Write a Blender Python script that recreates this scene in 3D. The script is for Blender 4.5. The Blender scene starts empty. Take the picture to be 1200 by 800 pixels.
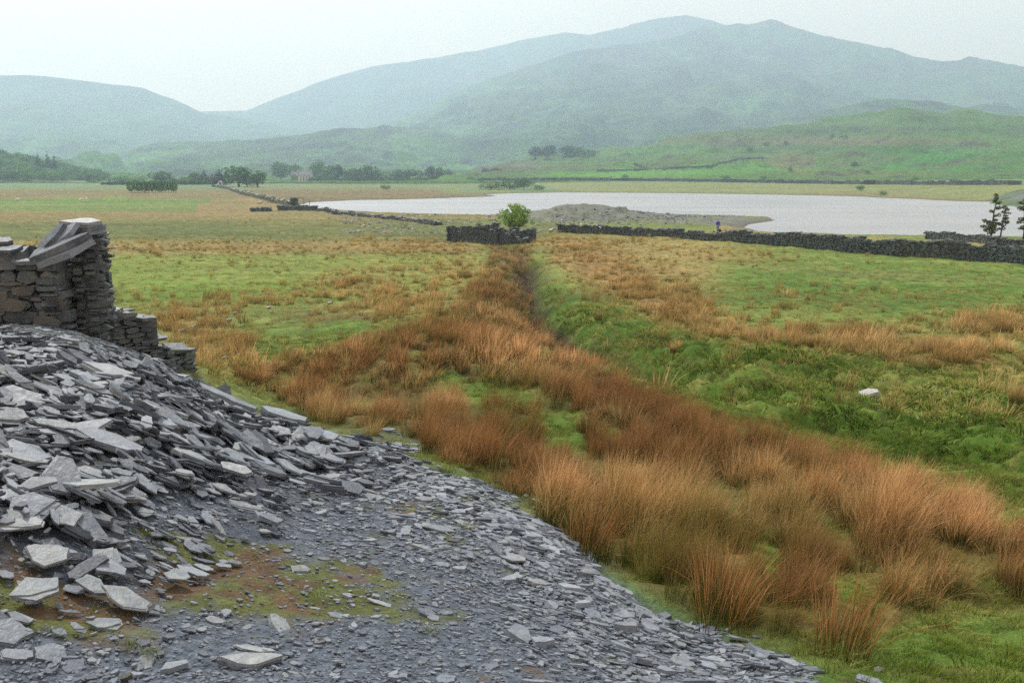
import bpy, math, random
import numpy as np
from mathutils import Vector, Matrix, Euler
random.seed(7)
rng = np.random.default_rng(11)
S = bpy.context.scene
COL = S.collection
R = math.radians
PITCH = R(9.5)
CAMZ = 8.0
F = 1167.0                    # focal length in units of the 1200 px wide reference
CP, SP = math.cos(PITCH), math.sin(PITCH)

def ray(px, py):
    u = (px - 600.0) / F
    v = (400.0 - py) / F
    return u, CP + v * SP, -SP + v * CP

def at(px, py, z):
    dx, dy, dz = ray(px, py)
    t = (z - CAMZ) / dz
    return (dx * t, dy * t)

def at_r(px, py, r):
    """point on a sight line at ground distance r -> x, y, z"""
    dx, dy, dz = ray(px, py)
    t = r / math.hypot(dx, dy)
    return (dx * t, dy * t, CAMZ + dz * t)

def project(x, y, z):
    dz = z - CAMZ
    f = y * CP - dz * SP
    u = y * SP + dz * CP
    f = np.maximum(f, 0.3)
    return 600 + F * x / f, 400 - F * u / f

def lin(c):
    c = np.asarray(c, float) / 255.0
    return np.where(c <= 0.04045, c / 12.92, ((c + 0.055) / 1.055) ** 2.4)

# ------------------------------------------------------------ noise
def _hash(ix, iy, s):
    n = (ix.astype(np.int64) * 374761393 + iy.astype(np.int64) * 668265263 + s * 982451653) & 0xFFFFFFFF
    n = ((n ^ (n >> 13)) * 1274126177) & 0xFFFFFFFF
    return ((n ^ (n >> 16)) & 0xFFFF) / 65535.0

def vnoise(x, y, s=0):
    ix, iy = np.floor(x), np.floor(y)
    fx, fy = x - ix, y - iy
    fx = fx * fx * fx * (fx * (fx * 6 - 15) + 10); fy = fy * fy * fy * (fy * (fy * 6 - 15) + 10)
    a, b = _hash(ix, iy, s), _hash(ix + 1, iy, s)
    c, d = _hash(ix, iy + 1, s), _hash(ix + 1, iy + 1, s)
    return (a * (1 - fx) + b * fx) * (1 - fy) + (c * (1 - fx) + d * fx) * fy

def fbm(x, y, s=0, o=4, g=0.5):
    t, a, n = 0.0, 1.0, 0.0
    for k in range(o):
        c, sn = math.cos(k * 1.1), math.sin(k * 1.1)
        t = t + a * (vnoise(x * c - y * sn, x * sn + y * c, s + k * 17) - 0.5); n += a
        x, y, a = x * 2.03, y * 2.03, a * g
    return t / n            # about -0.5 .. 0.5

# ------------------------------------------------------------ object helpers
def tag(o, label=None, cat=None, group=None, kind=None):
    if label: o['label'] = label
    if cat: o['category'] = cat
    if group: o['group'] = group
    if kind: o['kind'] = kind
    return o

def empty(name, loc, rz=0.0):
    o = bpy.data.objects.new(name, None); COL.objects.link(o)
    o.location = loc; o.rotation_euler = (0, 0, rz)
    return o

def link(name, me, parent=None, loc=None, col=None):
    o = bpy.data.objects.new(name, me)
    (col or COL).objects.link(o)
    if parent: o.parent = parent
    if loc is not None: o.location = loc
    return o

def copy_tree(o, parent=None):
    c = o.copy(); COL.objects.link(c); c.parent = parent
    for ch in list(o.children): copy_tree(ch, c)
    return c

def mesh_np(name, V, faces, mat=None, smooth=False):
    """faces: array (n,4) or (n,3) or a list of lists"""
    me = bpy.data.meshes.new(name)
    V = np.ascontiguousarray(V, dtype=np.float32)
    if isinstance(faces, np.ndarray):
        k = faces.shape[1]; n = len(faces)
        me.vertices.add(len(V)); me.vertices.foreach_set('co', V.ravel())
        me.loops.add(n * k); me.loops.foreach_set('vertex_index', faces.astype(np.int32).ravel())
        me.polygons.add(n); me.polygons.foreach_set('loop_start', np.arange(0, n * k, k, dtype=np.int32))
        me.update(calc_edges=True)
    else:
        me.from_pydata([tuple(v) for v in V.tolist()], [], faces); me.update()
    me.polygons.foreach_set('use_smooth', np.full(len(me.polygons), bool(smooth)))
    if mat: me.materials.append(mat)
    return me

def col_attr(me, name, C):
    a = me.color_attributes.new(name, 'FLOAT_COLOR', 'POINT')
    C = np.asarray(C, np.float32)
    if C.shape[1] == 3: C = np.hstack([C, np.ones((len(C), 1), np.float32)])
    a.data.foreach_set('color', np.ascontiguousarray(C).ravel())

class MB:
    def __init__(s): s.V = []; s.Fc = []
    def add(s, V, Fc):
        b = len(s.V); s.V.extend([tuple(v) for v in V]); s.Fc.extend([[i + b for i in f] for f in Fc])
    def box(s, c, d, rot=None, jit=0.0):
        P = []
        for z in (-.5, .5):
            for x, y in ((-.5, -.5), (.5, -.5), (.5, .5), (-.5, .5)):
                p = Vector((x * d[0] + random.uniform(-jit, jit), y * d[1] + random.uniform(-jit, jit), z * d[2] + random.uniform(-jit, jit)))
                if rot: p = rot @ p
                P.append((p.x + c[0], p.y + c[1], p.z + c[2]))
        s.add(P, [[3, 2, 1, 0], [4, 5, 6, 7], [0, 1, 5, 4], [1, 2, 6, 5], [2, 3, 7, 6], [3, 0, 4, 7]])
    def tube(s, pts, rad, n=6):
        rings = []
        for i, p in enumerate(pts):
            p = Vector(p)
            d = (Vector(pts[min(i + 1, len(pts) - 1)]) - Vector(pts[max(i - 1, 0)])).normalized()
            a = d.orthogonal().normalized(); b = d.cross(a)
            rings.append([p + (a * math.cos(t) + b * math.sin(t)) * rad[i] for t in [2 * math.pi * k / n for k in range(n)]])
        V = [v for r in rings for v in r]; Fc = []
        for i in range(len(pts) - 1):
            for k in range(n):
                Fc.append([i * n + k, i * n + (k + 1) % n, (i + 1) * n + (k + 1) % n, (i + 1) * n + k])
        Fc.append(list(range(n))[::-1]); Fc.append([(len(pts) - 1) * n + k for k in range(n)])
        s.add(V, Fc)
    def build(s, name, mat, parent=None, smooth=False, loc=None):
        return link(name, mesh_np(name, np.array(s.V), s.Fc, mat, smooth), parent, loc)

# ------------------------------------------------------------ material helpers
class NT:
    def __init__(s, name):
        s.m = bpy.data.materials.new(name); s.m.use_nodes = True
        s.t = s.m.node_tree; s.n = s.t.nodes; s.n.clear()
        s.out = s.n.new('ShaderNodeOutputMaterial')
    def node(s, ty, **kw):
        n = s.n.new(ty)
        for k, v in kw.items():
            if k.startswith('i_'): s.put(n.inputs[int(k[2:]) if k[2:].isdigit() else k[2:]], v)
            else: setattr(n, k, v)
        return n
    def put(s, inp, v):
        if isinstance(v, bpy.types.NodeSocket): s.t.links.new(v, inp)
        elif isinstance(v, (tuple, list, np.ndarray)) and len(v) == 3 and inp.type == 'RGBA': inp.default_value = (*[float(q) for q in v], 1)
        else: inp.default_value = v
    def math(s, op, a, b=0.0, c=None, clamp=False):
        n = s.n.new('ShaderNodeMath'); n.operation = op; n.use_clamp = clamp
        s.put(n.inputs[0], a); s.put(n.inputs[1], b)
        if c is not None: s.put(n.inputs[2], c)
        return n.outputs[0]
    def mix(s, f, a, b, mode='MIX'):
        n = s.n.new('ShaderNodeMix'); n.data_type = 'RGBA'; n.blend_type = mode
        s.put(n.inputs['Factor'], f)
        s.put(n.inputs[6], a); s.put(n.inputs[7], b)
        return n.outputs[2]
    def noise(s, vec, scale, detail=3, rough=0.55, dist=0.0):
        n = s.n.new('ShaderNodeTexNoise')
        if vec is not None: s.put(n.inputs['Vector'], vec)
        n.inputs['Scale'].default_value = scale; n.inputs['Detail'].default_value = detail
        n.inputs['Roughness'].default_value = rough; n.inputs['Distortion'].default_value = dist
        return n.outputs[0]
    def ramp(s, f, stops, interp='LINEAR'):
        n = s.n.new('ShaderNodeValToRGB'); s.put(n.inputs[0], f); n.color_ramp.interpolation = interp
        el = n.color_ramp.elements
        while len(el) < len(stops): el.new(0.5)
        for e, (p, c) in zip(el, stops):
            e.position = p
            e.color = (*[float(q) for q in c], 1) if hasattr(c, '__len__') else (c, c, c, 1)
        return n.outputs[0]
    def remap(s, v, a, b, c=0.0, d=1.0):
        n = s.n.new('ShaderNodeMapRange'); s.put(n.inputs[0], v)
        for i, q in zip((1, 2, 3, 4), (a, b, c, d)): n.inputs[i].default_value = q
        return n.outputs[0]
    def attr(s, name, ty='GEOMETRY'):
        n = s.n.new('ShaderNodeAttribute'); n.attribute_name = name; n.attribute_type = ty
        return n
    def mapping(s, vec, scale):
        n = s.n.new('ShaderNodeMapping'); s.put(n.inputs[0], vec); n.inputs['Scale'].default_value = scale
        return n.outputs[0]
    def finish(s, base, rough=0.8, bump=None, strength=0.5, dist=0.05, spec=0.3, transl=0.0, metal=0.0):
        p = s.n.new('ShaderNodeBsdfPrincipled')
        s.put(p.inputs['Base Color'], base); s.put(p.inputs['Roughness'], rough)
        p.inputs['Specular IOR Level'].default_value = spec; p.inputs['Metallic'].default_value = metal
        if bump is not None:
            b = s.n.new('ShaderNodeBump'); b.inputs['Strength'].default_value = strength; b.inputs['Distance'].default_value = dist
            s.put(b.inputs['Height'], bump); s.t.links.new(b.outputs[0], p.inputs['Normal'])
        o = p.outputs[0]
        if transl:
            tr = s.n.new('ShaderNodeBsdfTranslucent'); s.put(tr.inputs[0], base)
            mx = s.n.new('ShaderNodeMixShader'); mx.inputs[0].default_value = transl
            s.t.links.new(o, mx.inputs[1]); s.t.links.new(tr.outputs[0], mx.inputs[2]); o = mx.outputs[0]
        s.t.links.new(o, s.out.inputs[0])
        return s.m
    def pos(s):
        return s.n.new('ShaderNodeNewGeometry').outputs['Position']
    def objc(s):
        return s.n.new('ShaderNodeTexCoord').outputs['Object']

def plain(name, rgb, rough=0.8, var=0.15, scale=8.0, spec=0.3):
    m = NT(name); v = m.noise(m.objc(), scale, 3)
    c = m.mix(1.0, tuple(rgb), m.ramp(v, [(0.25, 1 - var), (0.75, 1 + var)]), 'MULTIPLY')
    return m.finish(c, rough, spec=spec)

# ============================================================ SHORELINE (water level z = 0)
SHORE_PX = [(346, 240.5), (372, 236.8), (420, 234.6), (470, 233.8), (530, 232), (570, 230.3), (582, 229.4), (560, 228.4), (600, 226.6), (660, 225.6),
            (780, 226.3), (900, 228), (1000, 230.2), (1080, 233.6), (1120, 236), (1160, 236.5), (1215, 240), (1420, 249),
            (1420, 292), (1300, 285), (1200, 279.5), (1100, 278), (1000, 276.5), (940, 275), (895, 272.5), (880, 269), (868, 266.5), (880, 262.5), (906, 258.2),
            (898, 254), (850, 252), (790, 251), (700, 251.5), (640, 253), (560, 253.2), (500, 252.2), (440, 250), (400, 246.5), (362, 243)]
SHORE = np.array([at(x, y, 0.0) for x, y in SHORE_PX])

def inside_poly(P, x, y):
    n = len(P); c = np.zeros(x.shape, bool)
    for i in range(n):
        x0, y0 = P[i]; x1, y1 = P[(i + 1) % n]
        if y0 == y1: continue
        k = ((y0 > y) != (y1 > y)) & (x < (x1 - x0) * (y - y0) / (y1 - y0) + x0)
        c ^= k
    return c

def dist_poly(P, x, y, closed=True):
    d = np.full(x.shape, 1e9)
    for i in range(len(P) if closed else len(P) - 1):
        a = P[i]; b = P[(i + 1) % len(P)]
        ax, ay = a; bx, by = b; L = (bx - ax) ** 2 + (by - ay) ** 2 + 1e-9
        t = np.clip(((x - ax) * (bx - ax) + (y - ay) * (by - ay)) / L, 0, 1)
        d = np.minimum(d, np.hypot(x - ax - t * (bx - ax), y - ay - t * (by - ay)))
    return d

# ============================================================ TERRAIN control points (px, py, z)
CPTS = [
 # slate track and near ground
 (0,800,5.75),(300,800,5.72),(600,800,5.6),(900,800,5.35),(1200,800,5.15),
 (0,700,5.9),(150,700,5.8),(300,700,5.6),(450,700,5.48),(600,700,5.3),(800,755,5.15),(700,690,5.08),(920,775,5.15),
 (0,600,6.0),(120,600,5.9),(250,610,5.6),(400,600,5.3),(500,600,5.15),(600,600,4.95),(650,640,5.0),
 (0,500,6.0),(100,500,5.9),(200,500,5.6),(300,530,5.25),(400,560,5.1),(480,550,4.95),(560,570,4.85),
 (0,430,5.9),(100,430,5.75),(200,455,5.25),(0,385,5.6),(80,390,5.55),(130,405,5.45),
 (205,442,4.9),(250,467,4.85),(300,492,4.8),(350,508,4.75),(400,518,4.7),(450,518,4.65),
 # grass just past the edge of the tip
 (215,425,3.9),(250,435,3.7),(300,470,3.9),(350,490,4.15),(400,503,4.35),(300,440,3.3),(350,460,3.5),(450,500,4.25),
 (500,510,4.35),(560,545,4.6),
 # rush bank
 (480,392,3.7),(550,400,3.75),(620,428,3.85),(690,452,3.95),(760,480,4.0),(850,505,4.1),(930,535,4.2),(1000,565,4.3),(1100,598,4.4),(1200,630,4.5),
 (450,440,3.7),(550,450,3.7),(620,480,3.95),(700,520,4.1),(800,570,4.3),(900,610,4.45),(1000,660,4.6),(1100,700,4.75),(1200,730,4.85),
 (700,610,4.6),(800,680,4.85),(900,740,5.05),(1000,760,5.08),
 # ditch
 (614,310,1.3),(616,345,1.5),(622,375,1.7),(650,398,1.85),(700,425,2.0),(745,448,2.1),(790,472,2.25),
 # green slope and the crest beyond
 (640,330,1.5),(650,372,2.0),(700,400,2.3),(760,430,2.4),(850,470,2.5),(850,430,2.55),(950,470,2.6),(1000,530,3.0),(1100,560,3.2),(1200,580,3.4),(1000,480,2.7),
 (1100,490,2.8),(1200,510,3.0),(1000,430,2.75),(1100,445,2.85),(1200,460,2.95),(800,385,2.3),(900,395,2.5),(1000,403,2.7),(1100,415,2.8),(1200,430,2.9),
 (700,345,1.8),(760,360,2.1),
 # right field
 (1000,370,2.0),(1200,385,2.3),(850,350,1.8),(1000,335,1.5),(1200,350,1.7),(800,310,1.3),(1000,305,1.2),(1200,320,1.3),(700,290,1.1),(900,285,1.0),(1200,309,1.1),
 # left mid ground
 (560,330,1.7),(540,365,2.5),(480,375,2.9),(400,395,2.5),(330,405,2.6),(250,400,2.4),(450,350,1.9),(380,360,1.8),(300,370,1.9),(200,380,2.0),(130,360,1.8),
 (200,330,1.5),(400,320,1.4),(0,330,1.5),(0,300,1.3),(200,290,1.2),(400,290,1.15),(550,290,1.15),(600,285,1.1),(100,270,1.1),(300,265,1.0),(450,265,0.9),
 (540,262,0.9),(640,262,0.9),(1100,285,0.8),(1250,292,0.8),(950,279,0.6),
 (0,250,1.0),(200,250,1.0),(320,248,0.8),(0,240,1.0),(200,240,1.0),(0,230,1.3),(200,230,1.3),(300,228,1.2),(400,230,0.9),(500,227,0.8),
 (0,220,1.8),(200,221,1.8),(350,220,1.7),(500,219,1.6),(620,220,1.5),(0,213,2.6),(200,213.5,2.5),(400,212,2.6),(600,212,3.0),
 (700,222,1.0),(900,223,1.2),(1100,227,1.5),(1200,230,2.0),(700,213,3.6),(900,213,4.0),(1100,215,4.2),(1200,217,4.3),
]
A_, B_ = [], []
for px, py, z in CPTS:
    x, y = at(px, py, z); A_.append((math.atan2(x, y), math.log(math.hypot(x, y)))); B_.append(z)
for az, r, z in [(-44,1.2,6.3),(0,1.2,6.3),(44,1.2,6.2),(-44,2.5,6.2),(0,2.6,6.0),(44,2.6,5.7),(-44,6,6.1),(44,6,5.2),(-44,12,6.0),(44,10,4.7),(-44,18,5.2),(-38,22,3.2),
                 (44,16,3.6),(44,25,3.0),(44,32,3.1),(-44,40,1.8),(44,48,2.1),(-44,80,1.3),(44,90,1.2),(-44,150,1.1),(44,130,.9),(-44,300,1.1),(-44,700,2.5),(44,700,4),
                 (44,330,1.5),(-44,1000,4),(-20,1000,4),(0,1000,5),(20,1000,6),(44,1000,6),(-75,1.2,6.3),(75,1.2,6.1),(-75,6,6.1),(75,6,5.2),(-75,20,4.2),(75,20,3.4),(-75,80,1.3),(75,80,1.3),(-75,400,1.1),(75,400,1.5),(-75,1000,4),(75,1000,6)]:
    A_.append((R(az), math.log(r))); B_.append(z)
A_ = np.array(A_); B_ = np.array(B_)
SCA = np.array([2.2, 1.0])
def _phi(d): return np.where(d > 1e-9, d * d * np.log(d + 1e-12), 0.0)
def _k(P, Q): return _phi(np.sqrt(((P[:, None] * SCA - Q[None] * SCA) ** 2).sum(-1)))
n = len(A_)
K = _k(A_, A_) + np.eye(n) * 6e-4
Pm = np.hstack([np.ones((n, 1)), A_])
M_ = np.zeros((n + 3, n + 3)); M_[:n, :n] = K; M_[:n, n:] = Pm; M_[n:, :n] = Pm.T
sol = np.linalg.solve(M_, np.concatenate([B_, np.zeros(3)]))

# ============================================================ ground-cover maps painted over the plan (grid indexed by where each spot lies)
GX, GY, GS = -400, 180, 4
GW, GH = 500, 190
gxx, gyy = np.meshgrid(GX + np.arange(GW) * GS, GY + np.arange(GH) * GS)
def blur(m, s):
    s = s / GS
    if s < 0.3: return m
    k = np.arange(-int(3 * s) - 1, int(3 * s) + 2); w = np.exp(-k * k / (2 * s * s)); w /= w.sum()
    for ax in (0, 1):
        pad = [(len(k) // 2,) * 2 if a == ax else (0, 0) for a in (0, 1)]
        mp = np.pad(m, pad, mode='edge')
        m = sum(w[i] * np.take(mp, range(i, i + m.shape[ax]), axis=ax) for i in range(len(k)))
    return m
gwx = gxx + fbm(gxx / 38., gyy / 20., 301, 4) * 34 * np.clip((gyy - 275) / 60., .1, 1); gwy = gyy + fbm(gxx / 34., gyy / 18., 302, 4) * 15 * np.clip((gyy - 275) / 60., .1, 1)
def pmap(poly, soft=8):
    return blur(inside_poly(np.array(poly, float), gwx, gwy).astype(float), soft * .7)
def ell(cx, cy, rx, ry, a=0.0):
    c, s = math.cos(R(a)), math.sin(R(a)); dx, dy = gwx - cx, gwy - cy
    return np.clip(1.6 - 1.3 * np.sqrt(((dx * c + dy * s) / rx) ** 2 + ((-dx * s + dy * c) / ry) ** 2), 0, 1)
def samp(m, px, py):
    fx = np.clip((px - GX) / GS, 0, GW - 1.001); fy = np.clip((py - GY) / GS, 0, GH - 1.001)
    ix, iy = fx.astype(int), fy.astype(int); fx, fy = fx - ix, fy - iy
    return (m[iy, ix] * (1 - fx) + m[iy, ix + 1] * fx) * (1 - fy) + (m[iy + 1, ix] * (1 - fx) + m[iy + 1, ix + 1] * fx) * fy

slate_poly = [(-400,372),(60,378),(130,388),(200,432),(245,466),(300,494),(350,510),(400,518),(450,517),(480,528),(520,560),(575,580),(620,600),(662,640),(720,690),
              (790,728),(850,755),(920,772),(960,820),(1010,940),(-400,940)]
M_SLATE = pmap(slate_poly, 22)
rush_poly = [(576,288),(628,290),(616,330),(628,378),(690,425),(760,462),(820,484),(930,530),(1010,562),(1100,592),(1200,628),(1600,700),(1600,760),(1200,712),(1090,722),
             (1000,752),(930,748),(862,738),(812,720),(752,688),(684,646),(642,606),(592,576),(540,548),(500,522),(455,505),(400,498),(350,482),(300,462),(270,440),(330,428),(400,408),
             (450,395),(500,378),(545,345),(565,315)]
M_RUSH = pmap(rush_poly, 6)
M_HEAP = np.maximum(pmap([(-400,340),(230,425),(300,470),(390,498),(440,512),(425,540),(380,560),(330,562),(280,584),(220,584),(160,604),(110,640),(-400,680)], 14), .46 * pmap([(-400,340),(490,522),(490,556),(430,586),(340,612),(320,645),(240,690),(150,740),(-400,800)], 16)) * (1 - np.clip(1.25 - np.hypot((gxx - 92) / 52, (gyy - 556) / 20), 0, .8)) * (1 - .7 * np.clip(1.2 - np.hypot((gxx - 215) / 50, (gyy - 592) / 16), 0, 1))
holes = np.zeros_like(M_RUSH)
for e in [(575,462,62,13,8),(650,505,40,20,20),(735,560,26,10,30),(415,478,28,9,0),(905,650,14,44,-10),(830,590,26,10,30),(640,420,18,6,20),(700,500,40,8,30),
          (520,440,26,6,0),(330,450,20,6,0),(960,610,36,8,30),(1010,695,34,12,20),(480,420,14,5,0),(780,640,16,10,30),(600,395,10,4,0)]:
    holes = np.maximum(holes, ell(*e))
M_RUSH = M_RUSH * (1 - 0.95 * holes)
strawR = np.zeros_like(M_RUSH)            # paler tussocks on the far bank and in the field
for e, w in [((712,318,80,24,35),1.1),((790,365,100,18,18),1.2),((890,390,100,13,8),1.2),((1000,402,100,13,5),1.2),((1110,414,110,17,8),1.2),((1165,384,70,13,0),1.1),((680,300,60,14,30),.9),((640,285,30,8,0),.8),((1250,440,80,14,10),.9),
             ((660,300,30,14,30),.6),((720,280,80,8,5),.5),((860,300,80,8,3),.45),((790,330,60,16,30),.35),((960,355,90,14,0),.12),((1040,384,60,7,0),.35),((700,360,16,20,0),.25),
             ((900,430,160,26,5),.06),((1100,470,120,30,5),.10),((230,385,60,24,10),.7),((340,350,70,9,-4),.45),((270,355,60,7,0),.45),((410,335,60,14,0),.65),((470,315,80,14,0),.35),
             ((480,350,60,14,0),.6),((540,320,30,30,0),.55),((350,430,120,10,0),.15),((250,420,60,16,10),.6),((440,345,50,12,0),.4),((120,345,80,8,0),.12),
             ((240,291,340,7,0),.6),((470,290,130,9,0),.75),((90,256,300,3,0),.4),((420,262,160,3,0),.35),((350,312,260,12,0),.1),((690,290,60,10,10),.7),((450,365,80,10,0),.6)]:
    strawR = np.maximum(strawR, ell(*e) * w)
M_STRAW = blur(strawR, 4)
M_GREENSLOPE = pmap([(632,330),(700,352),(800,392),(1000,412),(1200,440),(1600,500),(1600,640),(1200,612),(1000,552),(900,520),(800,478),(700,430),(640,392)], 8)
M_MOSS = np.zeros_like(M_RUSH)
for e, w in [((300,690,150,46,6),1.3),((80,715,140,40,10),1.1),((400,705,100,28,10),1.1),((250,645,110,20,5),.8),((330,745,120,14,0),.55),((500,605,60,12,15),.7),((470,590,40,8,10),.5),((530,625,20,30,0),.4),
             ((50,640,60,20,0),.45),((650,650,20,8,0),.3),((170,640,40,14,0),.3),((560,560,60,8,25),.5),((900,770,40,10,30),.5),((120,560,30,10,0),.2),((80,380,40,6,0),.6)]:
    M_MOSS = np.maximum(M_MOSS, ell(*e) * w)
M_MOSS = blur(M_MOSS, 6) * 1.25

# base colours of the ground cover (painted in order)
PAINT = np.zeros((GH, GW, 3)); PAINT[:] = lin((114,130,60))
def lay(m, rgb, op=1.0):
    global PAINT
    PAINT = PAINT * (1 - m[..., None] * op) + lin(rgb) * m[..., None] * op
def band(x0, y0, x1, y1, y0b=None, y1b=None, soft=3):
    y0b = y0 if y0b is None else y0b; y1b = y1 if y1b is None else y1b
    return pmap([(x0, y0), (x1, y0b), (x1, y1b), (x0, y1)], soft)
lay(band(-400,180,1600,224), (100,128,84))
lay(band(-400,222,300,233,222,232), (120,108,68))
lay(band(-400,232,285,249,233,247,2), (88,128,52))
lay(band(-400,239,275,243,239,242,2), (128,124,76), .6)
lay(band(-400,248,600,262,246,258), (128,114,70), .9)
lay(band(-400,258,540,286,256,284), (96,104,52), .95)
lay(band(-400,283,560,298,281,296), (142,132,78), .9)
lay(band(-400,298,560,342), (120,138,56), .9)
lay(ell(290,345,180,14), (104,140,44), .9)
lay(pmap([(290,214),(620,212),(620,222),(480,224),(300,226)],2), (112,126,80))
lay(pmap([(290,223),(470,222),(590,227),(540,233),(420,234),(345,240),(310,238)],2), (118,100,68), .9)
lay(pmap([(230,238),(300,228),(345,242),(280,250),(230,248)],2), (150,116,84), .6)
lay(pmap([(620,213),(1300,216),(1300,245),(1080,234),(900,228),(660,226)],2), (124,132,78))
lay(ell(1040,230,120,4,3), (140,120,82), .5)
lay(pmap([(840,262),(905,268),(960,277),(1300,290),(1300,300),(1000,290),(840,275)],2), (150,134,84), .9)
lay(pmap([(640,285),(830,275),(900,300),(860,340),(760,350),(690,340)],10), (152,134,80), .9)
lay(pmap([(840,300),(1600,320),(1600,372),(860,362)],14), (92,124,44), .9)
lay(ell(1010,345,240,24,2), (80,112,40), .6)
lay(ell(1050,322,200,7,3), (112,118,62), .6)
lay(M_GREENSLOPE, (80,108,32), 1)
lay(pmap([(200,380),(330,372),(520,372),(420,405),(300,432),(230,430),(180,400)],8), (98,120,48), .8)
lay(ell(395,392,60,14,-10), (70,116,34), .8)
lay(ell(395,372,70,6,0), (70,58,40), .7)
lay(M_STRAW, (148,116,68), .9)
lay(pmap([(440,260),(660,258),(660,275),(520,284),(440,275)],3), (98,106,60), .8)
lay(M_RUSH, (92,74,38), .8)
lay(pmap([(606,290),(624,300),(626,375),(700,425),(790,472),(900,525),(860,525),(760,480),(690,440),(630,400),(606,360)],5), (88,62,42), .9)
lay(pmap([(560,585),(670,640),(760,700),(900,760),(1000,755),(1300,700),(1300,940),(1000,940),(940,800),(850,760),(720,700),(640,640),(580,600)],6), (88,112,44), 1)
lay(ell(1110,790,60,12), (104,88,54), .7)
lay(holes, (92,122,40), .9)
lay(M_SLATE, (104,111,122), 1)
lay(M_HEAP * M_SLATE, (70,74,82), .9)  # ground under the slabs painted darker, standing in for shade in the gaps

# ============================================================ GROUND mesh on a polar grid
NR, NA = 1000, 1400
LR0, LR1 = math.log(1.2), math.log(1000.0)
AZ0, AZ1 = R(-75), R(75)
lr = np.linspace(LR0, LR1, NR); az = np.linspace(AZ0, AZ1, NA)
cz_r, cz_a = 170, 200      # spline on a coarse grid, then refined
clr, caz = np.linspace(LR0, LR1, cz_r), np.linspace(AZ0, AZ1, cz_a)
ca, cl = np.meshgrid(caz, clr)
Q = np.stack([ca.ravel(), cl.ravel()], 1)
Zc = (_k(Q, A_) @ sol[:n] + sol[n] + Q @ sol[n + 1:]).reshape(cz_r, cz_a)
def up(Z, fa, fl):
    """smooth (cubic) resampling of the coarse grid"""
    def cub(t): return np.stack([-.5*t+t*t-.5*t**3, 1-2.5*t*t+1.5*t**3, .5*t+2*t*t-1.5*t**3, -.5*t*t+.5*t**3])
    def ax(Z, f):
        i = np.clip(np.floor(f).astype(int), 0, Z.shape[0] - 2); w = cub(f - i)
        return sum(w[k][:, None] * Z[np.clip(i + k - 1, 0, Z.shape[0] - 1)] for k in range(4))
    return ax(ax(Z, fl).T, fa).T
Z = up(Zc, (az - AZ0) / (AZ1 - AZ0) * (cz_a - 1), (lr - LR0) / (LR1 - LR0) * (cz_r - 1))
AA, LL = np.meshgrid(az, lr); RR = np.exp(LL)
X, Y = RR * np.sin(AA), RR * np.cos(AA)
# the slate tip in the lake
TIP = np.array([at(650, 250, 1.4), at(672, 247.5, 2.0), at(760, 249.5, 1.8), at(800, 250, 1.8), at(850, 248, 2.1), at(880, 250, 1.6), at(898, 254.5, .6)])
TIPH = [1.6, 2.7, 2.3, 2.2, 2.8, 2.0, .5]
dt = np.full(X.shape, 0.0)
for i in range(len(TIP) - 1):
    a, b = TIP[i], TIP[i + 1]; L = ((b - a) ** 2).sum()
    t = np.clip(((X - a[0]) * (b[0] - a[0]) + (Y - a[1]) * (b[1] - a[1])) / L, 0, 1)
    d = np.hypot(X - a[0] - t * (b[0] - a[0]), Y - a[1] - t * (b[1] - a[1]))
    dt = np.maximum(dt, (TIPH[i] * (1 - t) + TIPH[i + 1] * t) * np.exp(-(d / 9.5) ** 2))
M_TIP = np.clip((dt - .25) / .5, 0, 1)
Z = np.maximum(Z, dt + .25 * M_TIP + fbm(X * .5, Y * .5, 91, 4) * M_TIP * 1.0)
DITCH = np.array([at(px, py, z) for px, py, z in [(619,308,1.3),(620,324,1.4),(621,345,1.55),(628,372,1.75),(655,397,1.9),(700,424,2.05),(745,447,2.15),(790,471,2.3),(840,492,2.6)]])
dd_ = np.full(X.shape, 99.0); sel0 = (RR > 14) & (RR < 110)
dd_[sel0] = dist_poly(DITCH, X[sel0] + fbm(X[sel0] * .4, Y[sel0] * .4, 501, 3) * 1.2, Y[sel0], closed=False)
DT = np.exp(-(dd_ / (.42 + .006 * RR)) ** 2)
Z -= DT * .95
Z += np.exp(-((dd_ - 2.4) / 1.3) ** 2) * .34 * sel0
PXg, PYg = project(X, Y, Z)
ms, mr, mst, mg = samp(M_SLATE, PXg, PYg), samp(M_RUSH, PXg, PYg), samp(M_STRAW, PXg, PYg), samp(M_GREENSLOPE, PXg, PYg)
ms = np.clip((ms - .5 + fbm(X * 1.1, Y * 1.1, 511, 4) * .85) * 3.2 + .5, 0, 1)
ms = np.where(RR < 22, ms, 0)
ms = np.where((RR < 4) & (PYg > 700) & (PXg < 900), 1, ms)
# humps and hollows
grassy = 1 - np.clip(ms * 1.2, 0, 1)
far = np.clip(RR / 40, 0, 1)
hum = np.abs(fbm(X * 1.3, Y * 1.3, 5, 3)) * 2
Z += grassy * (fbm(X * .35, Y * .35, 3, 3) * .25 + (fbm(X * 1.1, Y * 1.1, 8, 3)) * .16 * (1 + 1.3 * mg) * (1 + .5 * (RR > 14)) - np.clip(.32 - hum, 0, 1) * .55 * (.35 + mg))
Z += ms * fbm(X * 2.5, Y * 2.5, 12, 4) * .07 + ms * fbm(X * .8, Y * .8, 14, 2) * .1 + ms * samp(M_HEAP, PXg, PYg) * fbm(X * .55, Y * .55, 15, 4) * .45
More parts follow.
